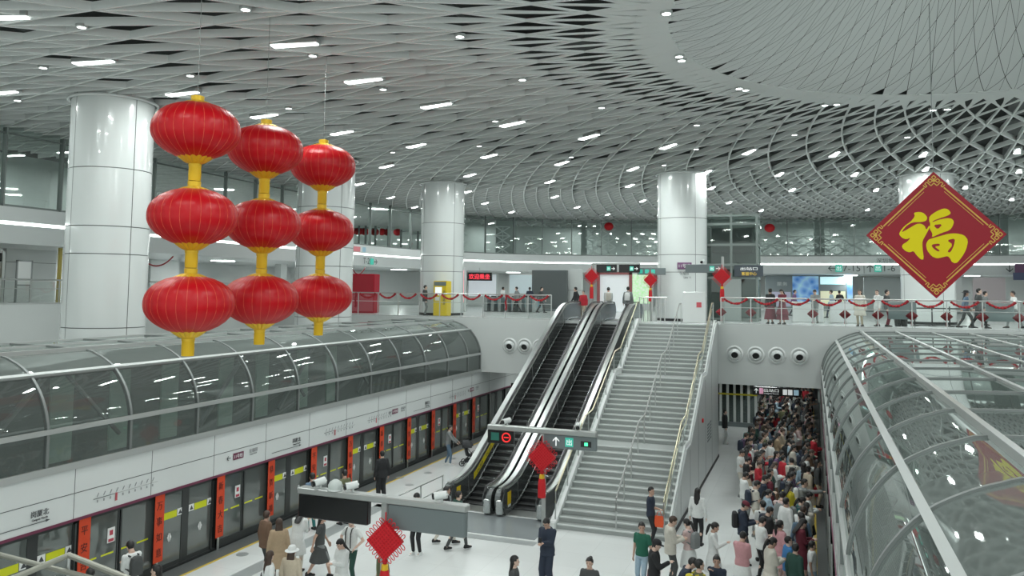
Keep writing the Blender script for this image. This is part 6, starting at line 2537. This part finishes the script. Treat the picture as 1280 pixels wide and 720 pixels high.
person((-4.55, 24.3, 0.0), -90, 'man in black shirt holding an orange bag at the stair foot', 'crossed', ('tee', 'navy'), ('trousers', 'black'), h=1.70, tote='orange')
person(head_at(861, 653, 1.62), 60, 'woman in pale pink top facing left beside the cream jacket', 'phone', ('shirt', 'pale pink'), ('skirt', 'white'), 'tail', h=1.62, pack='grey')
person(head_at(872, 614, 1.66), -10, 'woman in white jumper with long black hair beside the stair wall', 'stand', ('shirt', 'white'), ('trousers', 'black'), 'long', h=1.66)
person(head_at(891.5, 657, 1.64), -85, 'woman in white blouse with long dark ponytail carrying a bag', 'phone1', ('shirt', 'white'), ('skirt', 'white'), 'tail', h=1.64, tote='beige')
person(head_at(848, 697, 1.72), -75, 'man in navy jumper bent over his phone at the bottom edge', 'bend', ('shirt', 'navy'), ('trousers', 'black'), h=1.72, phone=True)
person(head_at(874, 706, 1.68), -60, 'man with olive top and yellow straps at the bottom edge', 'stand', ('tee', 'olive'), ('trousers', 'navy'), pack='yellow')
person(head_at(896, 700, 1.62), 170, 'woman in navy with hand at her chin at the bottom edge', 'chin', ('shirt', 'navy'), ('skirt', 'dark grey'), 'bun', h=1.62)
person((head_at(906, 514)[0], head_at(906, 514)[1], 0), -80, 'man in black jacket and white trousers alone near the glass gate', 'stand', ('jacket', 'black'), ('trousers', 'white'), shoes='white')
# --- front and edge of the crowd
person(head_at(928.5, 630, 1.72), -80, 'man in navy jacket with black backpack at the crowd edge', 'phone', ('jacket', 'navy'), ('trousers', 'dark grey'), h=1.72, pack='black', cap=('cap', 'maroon'))
person(head_at(927.5, 669, 1.64), -20, 'woman in pink jacket at the near edge of the crowd', 'phone', ('jacket', 'pink'), ('skirt', 'white'), 'short', h=1.64, tote='black')
person(head_at(951, 648, 1.68), -50, 'boy in white tee looking down behind the pink jacket', 'phone', ('tee', 'white'), ('trousers', 'black'), h=1.64)
person(head_at(959.5, 637, 1.70), -60, 'man in black jacket behind the white tee', 'phone', ('jacket', 'black'), ('trousers', 'navy'))
person(head_at(963, 676, 1.66), -60, 'woman in cream and olive coat at the near end of the crowd', 'phone', ('coat', 'cream'), ('trousers', 'olive'), 'tail', h=1.66)
person(head_at(985, 670, 1.62), -70, 'child in bright blue jacket near the screen doors', 'stand', ('jacket', 'blue'), ('trousers', 'teal'), h=1.52)
person(head_at(994, 684, 1.62), -40, 'person in dark green jacket with white bag near the screen doors', 'ease', ('jacket', 'dark green'), ('trousers', 'teal'), h=1.62, tote='white')
person(head_at(1015, 678, 1.50), -90, 'girl in white tee and pale trousers nearest the screen doors', 'ease', ('tee', 'white'), ('trousers', 'pale blue'), 'short', h=1.45)
person(head_at(985, 607, 1.66), -40, 'person in bright yellow top inside the crowd', 'phone', ('jacket', 'yellow'), ('trousers', 'black'), 'long', h=1.66)
person(head_at(1002, 602, 1.70), -85, 'person in grey jacket reaching toward the screen doors', 'reach', ('jacket', 'grey'), ('trousers', 'black'), pack='white')
person(head_at(930, 593, 1.66), -60, 'person in white shirt reading at the crowd edge', 'phone', ('shirt', 'white'), ('trousers', 'grey'), h=1.66)
person(head_at(954, 597, 1.72), -70, 'man in dark navy shirt beside the white reader', 'phone', ('shirt', 'navy'), ('trousers', 'black'), h=1.72)
person(head_at(938, 535, 1.68), -70, 'woman in long teal coat with teal bag at the far crowd edge', 'stand', ('coat', 'teal'), ('skirt', 'teal'), 'long', h=1.68, pack='teal')
person(head_at(954, 556, 1.70), -60, 'person in white top looking down in the far crowd edge', 'phone', ('tee', 'white'), ('trousers', 'cream'))
person(head_at(963, 554, 1.68), -50, 'person in wide white shirt beside another white top', 'stand', ('jacket', 'white'), ('trousers', 'dark grey'))
person(head_at(952, 504, 1.74), -60, 'tall man in dark green jacket at the far end of the crowd', 'stand', ('jacket', 'dark green'), ('trousers', 'black'), h=1.74)
person(head_at(953, 519, 1.68), -60, 'person in maroon coat at the far end of the crowd', 'stand', ('jacket', 'maroon'), ('trousers', 'black'))
person(head_at(956, 527, 1.72), -55, 'person in olive coat behind the teal coat', 'stand', ('coat', 'olive'), ('trousers', 'black'))
person(head_at(1007, 570, 1.66), -70, 'woman in long white dress in the crowd near the doors', 'phone', ('coat', 'white'), ('trousers', 'white'), 'long', h=1.66)
person(head_at(1022, 578, 1.64), -80, 'person with bright red bag beside the screen doors', 'stand', ('shirt', 'dark grey'), ('trousers', 'beige'), 'long', h=1.64, tote='red')
person(head_at(979, 571, 1.64), -60, 'person in red jacket in the middle of the crowd', 'stand', ('jacket', 'red'), ('trousers', 'black'), h=1.6)
person(head_at(1017, 547, 1.66), -70, 'person in dark red top near the doors in the middle of the crowd', 'phone', ('jacket', 'red'), ('trousers', 'maroon'), 'bun', h=1.66)
person(head_at(975, 655, 1.62), -50, 'woman in pink coat deep in the near crowd', 'stand', ('coat', 'pink'), ('trousers', 'pale pink'), 'tail', h=1.62)
person(head_at(1001, 652, 1.66), -70, 'woman in maroon shawl with long dark hair near the doors', 'phone', ('shirt', 'maroon'), ('skirt', 'maroon'), 'long', h=1.66)
# --- the rest of the crowd waiting by the right screen doors
rng = random.Random(21)
taken = [p['pos'][:2] for p in PEOPLE]
TOPC = ['white', 'cream', 'white', 'white', 'white', 'cream', 'pale blue', 'pale pink', 'black', 'grey', 'navy', 'dark grey', 'cream', 'black', 'white', 'pale blue', 'maroon', 'pale pink', 'brown', 'olive', 'beige', 'teal', 'purple', 'dark green', 'denim', 'pink', 'tan', 'red']
BOTC = ['black', 'navy', 'grey', 'dark grey', 'denim', 'cream', 'black', 'olive', 'white', 'brown', 'beige']
TK = ['tee', 'shirt', 'jacket', 'jacket', 'coat', 'shirt']
TNAME = {'tee': 'tee', 'shirt': 'shirt', 'jacket': 'jacket', 'coat': 'long coat', 'dress': 'dress'}
BNAME = {'trousers': 'trousers', 'wide_trousers': 'wide trousers', 'skirt': 'skirt', 'long_skirt': 'long skirt', 'shorts': 'shorts'}
HNAME = {'short': 'short hair', 'long': 'long hair', 'tail': 'a ponytail', 'bun': 'a hair bun'}
HADJ = {'short': 'short haired', 'long': 'long haired', 'tail': 'ponytailed', 'bun': 'bun haired'}
used = set()


def left_bound(y):
    return float(np.interp(y, [22, 25, 28, 33, 38, 44, 50, 58], [-1.55, -1.9, -2.2, -2.75, -2.75, -2.65, -2.7, -2.9]))


y = 22.2
while y < 57.0:
    dx = 0.56 if y < 44 else 0.60
    x = -0.12 - rng.uniform(0, 0.2)
    while x > left_bound(y):
        px_, py_ = x + rng.uniform(-0.12, 0.12), y + rng.uniform(-0.16, 0.16)
        if px_ < -0.12 and all((px_ - a) ** 2 + (py_ - c) ** 2 > 0.25 for a, c in taken) and rng.random() < 0.90:
            for _ in range(60):
                tk, tc = rng.choice(TK), rng.choice(TOPC)
                hair = rng.choice(['short', 'short', 'long', 'long', 'tail', 'bun'])
                bk = 'trousers' if hair == 'short' or rng.random() < 0.7 else 'skirt'
                bc = rng.choice(BOTC)
                pk = rng.choice([None, None, None, None, None, 'black', 'grey', 'navy'])
                key = (tk, tc, hair, bk, bc, pk)
                if key not in used:
                    break
            used.add(key)
            third = 'near' if y < 31 else ('middle' if y < 42 else 'far')
            lab = '%s person, %s %s, %s %s%s, %s crowd' % (HADJ[hair], tc, TNAME[tk], bc, BNAME[bk], ', %s backpack' % pk if pk else '', third)
            taken.append((px_, py_))
            person((px_, py_, 0), rng.choice([-90, -80, -70, -60, -100, -45, -110, -20, 10]), lab, rng.choice(['phone', 'phone', 'stand', 'ease', 'phone1', 'phone']), (tk, tc), (bk, bc), hair,
                   h=(1.62 if hair != 'short' else 1.70) + rng.uniform(-0.05, 0.06), group='people crowding the right platform', pack=pk, detail=False, shoes=rng.choice(['black', 'white', 'grey']), brown=rng.random() < 0.25)
        x -= dx
    y += 0.60
# --- on the concourse across the hall


def conc(px, y_):
    return (at_y(px, 392, y_)[0], y_, ZM)


person(conc(531, 41.0), -60, 'person in dark top and grey trousers standing left of the yellow machine', 'stand', ('jacket', 'dark grey'), ('trousers', 'grey'))
person((-9.05, 41.9, 6.03), 0, 'person in dark trousers carrying white bags at the escalator head', 'stand', ('jacket', 'grey'), ('trousers', 'black'), pack='white')
person((-10.2, 42.3, 6.0), 15, 'person with big white bundle at the head of the escalators', 'push', ('coat', 'white'), ('trousers', 'grey'), pack='cream')
person(conc(729, 42.0), 170, 'person in red left of the escalator head', 'stand', ('jacket', 'red'), ('trousers', 'beige'), h=1.5)
person(conc(720, 46.0), 90, 'person in black behind the end of the left railing', 'walk', ('jacket', 'black'), ('trousers', 'black'))
person(conc(963, 41.2), 30, 'person in black with maroon skirt just right of the lift', 'stand', ('jacket', 'black'), ('long_skirt', 'maroon'), 'bun')
person(conc(978, 41.0), 150, 'woman in white top and maroon skirt behind the right railing', 'phone', ('dress', 'maroon'), ('long_skirt', 'maroon'), 'long')
person(conc(1019, 43.5), 170, 'person in pale grey behind the white counter', 'phone', ('shirt', 'grey'), ('trousers', 'grey'))
person(conc(1075, 40.8), 160, 'person in cream coat behind the right railing', 'stand', ('coat', 'cream'), ('trousers', 'beige'), 'long')
person(conc(1097, 41.5), 120, 'person with white bags and dark hair behind the right railing', 'ease', ('jacket', 'white'), ('trousers', 'white'), pack='white')
person(conc(1109, 41.2), -100, 'person in black and white left of the hanging board tip', 'stand', ('jacket', 'dark grey'), ('trousers', 'maroon'))
person(conc(1207, 41.0), -90, 'walker in blue top and dark trousers right of the hanging board', 'walk', ('shirt', 'denim'), ('trousers', 'dark grey'), 'long', cap=('hat', 'black'))
person(conc(1223, 40.9), -95, 'tall walker in dark grey with long stride at right railing', 'walk', ('jacket', 'dark grey'), ('trousers', 'black'), h=1.8)
person(conc(1232, 46.0), -90, 'person in grey farther behind the two walkers', 'stand', ('jacket', 'grey'), ('trousers', 'dark grey'))
person(conc(1268, 42.0), 100, 'person in pale top near the right edge of the picture', 'walk', ('shirt', 'white'), ('trousers', 'grey'))
for k, (px, yy, tc, bc) in enumerate(((646, 50.5, 'grey', 'black'), (662, 54.0, 'navy', 'navy'), (628, 55.0, 'white', 'dark grey'), (676, 50.0, 'dark grey', 'black'))):
    person(conc(px, yy), 90 - 60 * k, 'small distant person in %s top among the ticket gates' % tc, 'walk', ('jacket', tc), ('trousers', bc), detail=False)
for k, (px, yy, tc, bc) in enumerate(((1040, 52.0, 'pale blue', 'navy'), (1050, 56.0, 'black', 'grey'), (1133, 50.0, 'navy', 'black'), (993, 55.0, 'purple', 'black'))):
    person(conc(px, yy), 90 - 60 * k, 'small distant person in %s top before the shop fronts' % tc, 'walk', ('shirt', tc), ('trousers', bc), detail=False)

# ---- put them all in
keys = set()
for p in PEOPLE:
    q = p['pose']
    keys |= {(q, 'body'), (q, p['top'][0]), (q, p['bottom'][0]), (q, 'shoes'), (q, 'hair_' + p['hair'])}
    if p['detail']:
        keys |= {(q, 'eyes'), (q, 'mouth')}
    for a in ('pack', 'tote'):
        if p[a]:
            keys.add((q, a))
    if p['cap']:
        keys.add((q, p['cap'][0]))
    if p['phone']:
        keys.add((q, 'phone'))
build_person_meshes(keys)
EYE = mat('eye_dark', (0.015, 0.012, 0.012), 0.3)
LIP = mat('lips', (0.45, 0.16, 0.15), 0.5)


def wear(root, key, name, m):
    o = bpy.data.objects.new(name, PMESH[key])
    COL.objects.link(o)
    o.parent = root
    o.material_slots[0].link = 'OBJECT'
    o.material_slots[0].material = m
    return o


for n, p in enumerate(PEOPLE):
    q = p['pose']
    r = bpy.data.objects.new('person', PMESH[(q, 'body')])
    COL.objects.link(r)
    r.material_slots[0].link = 'OBJECT'
    r.material_slots[0].material = SKIN[n % 3]
    r.location = p['pos']
    r.rotation_euler = (0, 0, radians(p['face']))
    s_ = p['h'] / 1.735
    r.scale = (s_, s_, s_)
    tag(r, p['label'], 'person', p['group'])
    wear(r, (q, p['top'][0]), {'tee': 'tee_shirt'}.get(p['top'][0], p['top'][0]), cloth(p['top'][1]))
    wear(r, (q, p['bottom'][0]), p['bottom'][0], cloth(p['bottom'][1]))
    wear(r, (q, 'shoes'), 'shoes', cloth(p['shoes']))
    wear(r, (q, 'hair_' + p['hair']), 'hair', HAIRB if p['brown'] else HAIRM)
    if p['detail']:
        wear(r, (q, 'eyes'), 'eyes', EYE)
        wear(r, (q, 'mouth'), 'mouth', LIP)
    if p['cap']:
        wear(r, (q, p['cap'][0]), p['cap'][0], cloth(p['cap'][1]))
    if p['extra'] == 'braces':
        b = MB()
        for sx in (-1, 1):
            b.tube([(sx * 0.08, 0.14, 0.98), (sx * 0.085, 0.147, 1.2), (sx * 0.085, 0.143, 1.34), (sx * 0.085, 0.09, 1.45), (sx * 0.075, -0.05, 1.46), (sx * 0.06, -0.14, 1.3), (sx * 0.03, -0.13, 1.0)], 0.014, 6)
        o = b.build('braces', cloth('black'), r)
    # bags and phones are things of their own
    for a, nm, cat in (('pack', 'backpack', 'bag'), ('tote', 'handbag', 'bag'), ('phone', 'phone', 'phone')):
        if not p[a]:
            continue
        o = bpy.data.objects.new(nm, PMESH[(q, a)])
        COL.objects.link(o)
        o.material_slots[0].link = 'OBJECT'
        o.material_slots[0].material = BLACKGL if a == 'phone' else cloth(p[a])
        o.location, o.rotation_euler, o.scale = r.location, r.rotation_euler, r.scale
        who = p['label']
        for cut in (', in the', ' in the ', ' at the ', ' beside ', ' standing', ' near the', ' seen ', ' below '):
            pass
        words = who.replace(',', '').split()
        if p['group']:
            lab = '%s backpack on the %s person, %s %s, %s %s, %s' % (p[a], HADJ[p['hair']], p['top'][1], TNAME[p['top'][0]], p['bottom'][1], BNAME[p['bottom'][0]], who.split(', ')[-1])
        else:
            c_ = 'black' if a == 'phone' else p[a]
            lab = '%s %s of the %s' % (c_, nm, ' '.join(words))
        o_words = lab.split()
        tag(o, ' '.join(o_words[:16]), cat)

# ---- stroller at the left platform edge
pp = [p for p in PEOPLE if 'stroller' in p['label']][0]['pos']
a = radians(-75)
t = thing('stroller', 'dark folding stroller with hood pushed along the left platform', 'stroller', (pp[0] - sin(a) * 0.98, pp[1] + cos(a) * 0.98, 0), a)
SM = mat('stroller_cloth', (0.03, 0.033, 0.036), 0.7)
b = MB()
for sx in (-0.22, 0.22):
    b.tube([(sx, -0.42, 1.0), (sx, -0.30, 0.85), (sx, 0.28, 0.12)], 0.014, 6)
    b.tube([(sx, -0.34, 0.12), (sx, 0.05, 0.55), (sx, 0.22, 0.62)], 0.014, 6)
b.tube([(-0.22, -0.42, 1.0), (0.22, -0.42, 1.0)], 0.018, 6)
part(b, 'frame', DARK, t)
b = MB().loft([[(-0.2, y_ - 0.02, z_), (0.2, y_ - 0.02, z_), (0.2, y_ + 0.05, z_ + 0.03), (-0.2, y_ + 0.05, z_ + 0.03)] for y_, z_ in ((-0.26, 0.85), (-0.16, 0.45), (0.05, 0.40), (0.2, 0.45), (0.26, 0.22))])
part(b, 'seat', SM, t)
b = MB().loft([[(0.21 * cos(q_), -0.22 + 0.36 * sin(w_) * 0.9, 0.78 + 0.30 * cos(w_) * sin(q_)) for q_ in np.linspace(0, pi, 9)] for w_ in np.linspace(-0.4, 1.2, 6)], caps=False, closed=False)
part(b, 'hood', SM, t)
part(MB().rbox(-0.18, -0.25, 0.15, 0.18, 0.12, 0.30, 0.03), 'basket', SM, t)
for sx in (-0.24, 0.24):
    for y_ in (-0.34, 0.28):
        w_ = MB().tube([(sx, y_ + 0.1 * cos(q_), 0.12 + 0.1 * sin(q_)) for q_ in np.linspace(0, 2 * pi, 17)[:-1]], 0.02, 6, up=(1, 0, 0), closed=True)
        w_.tube([(sx - 0.015, y_, 0.12), (sx + 0.015, y_, 0.12)], 0.03, 8)
        part(w_, 'wheel', DARK, t)
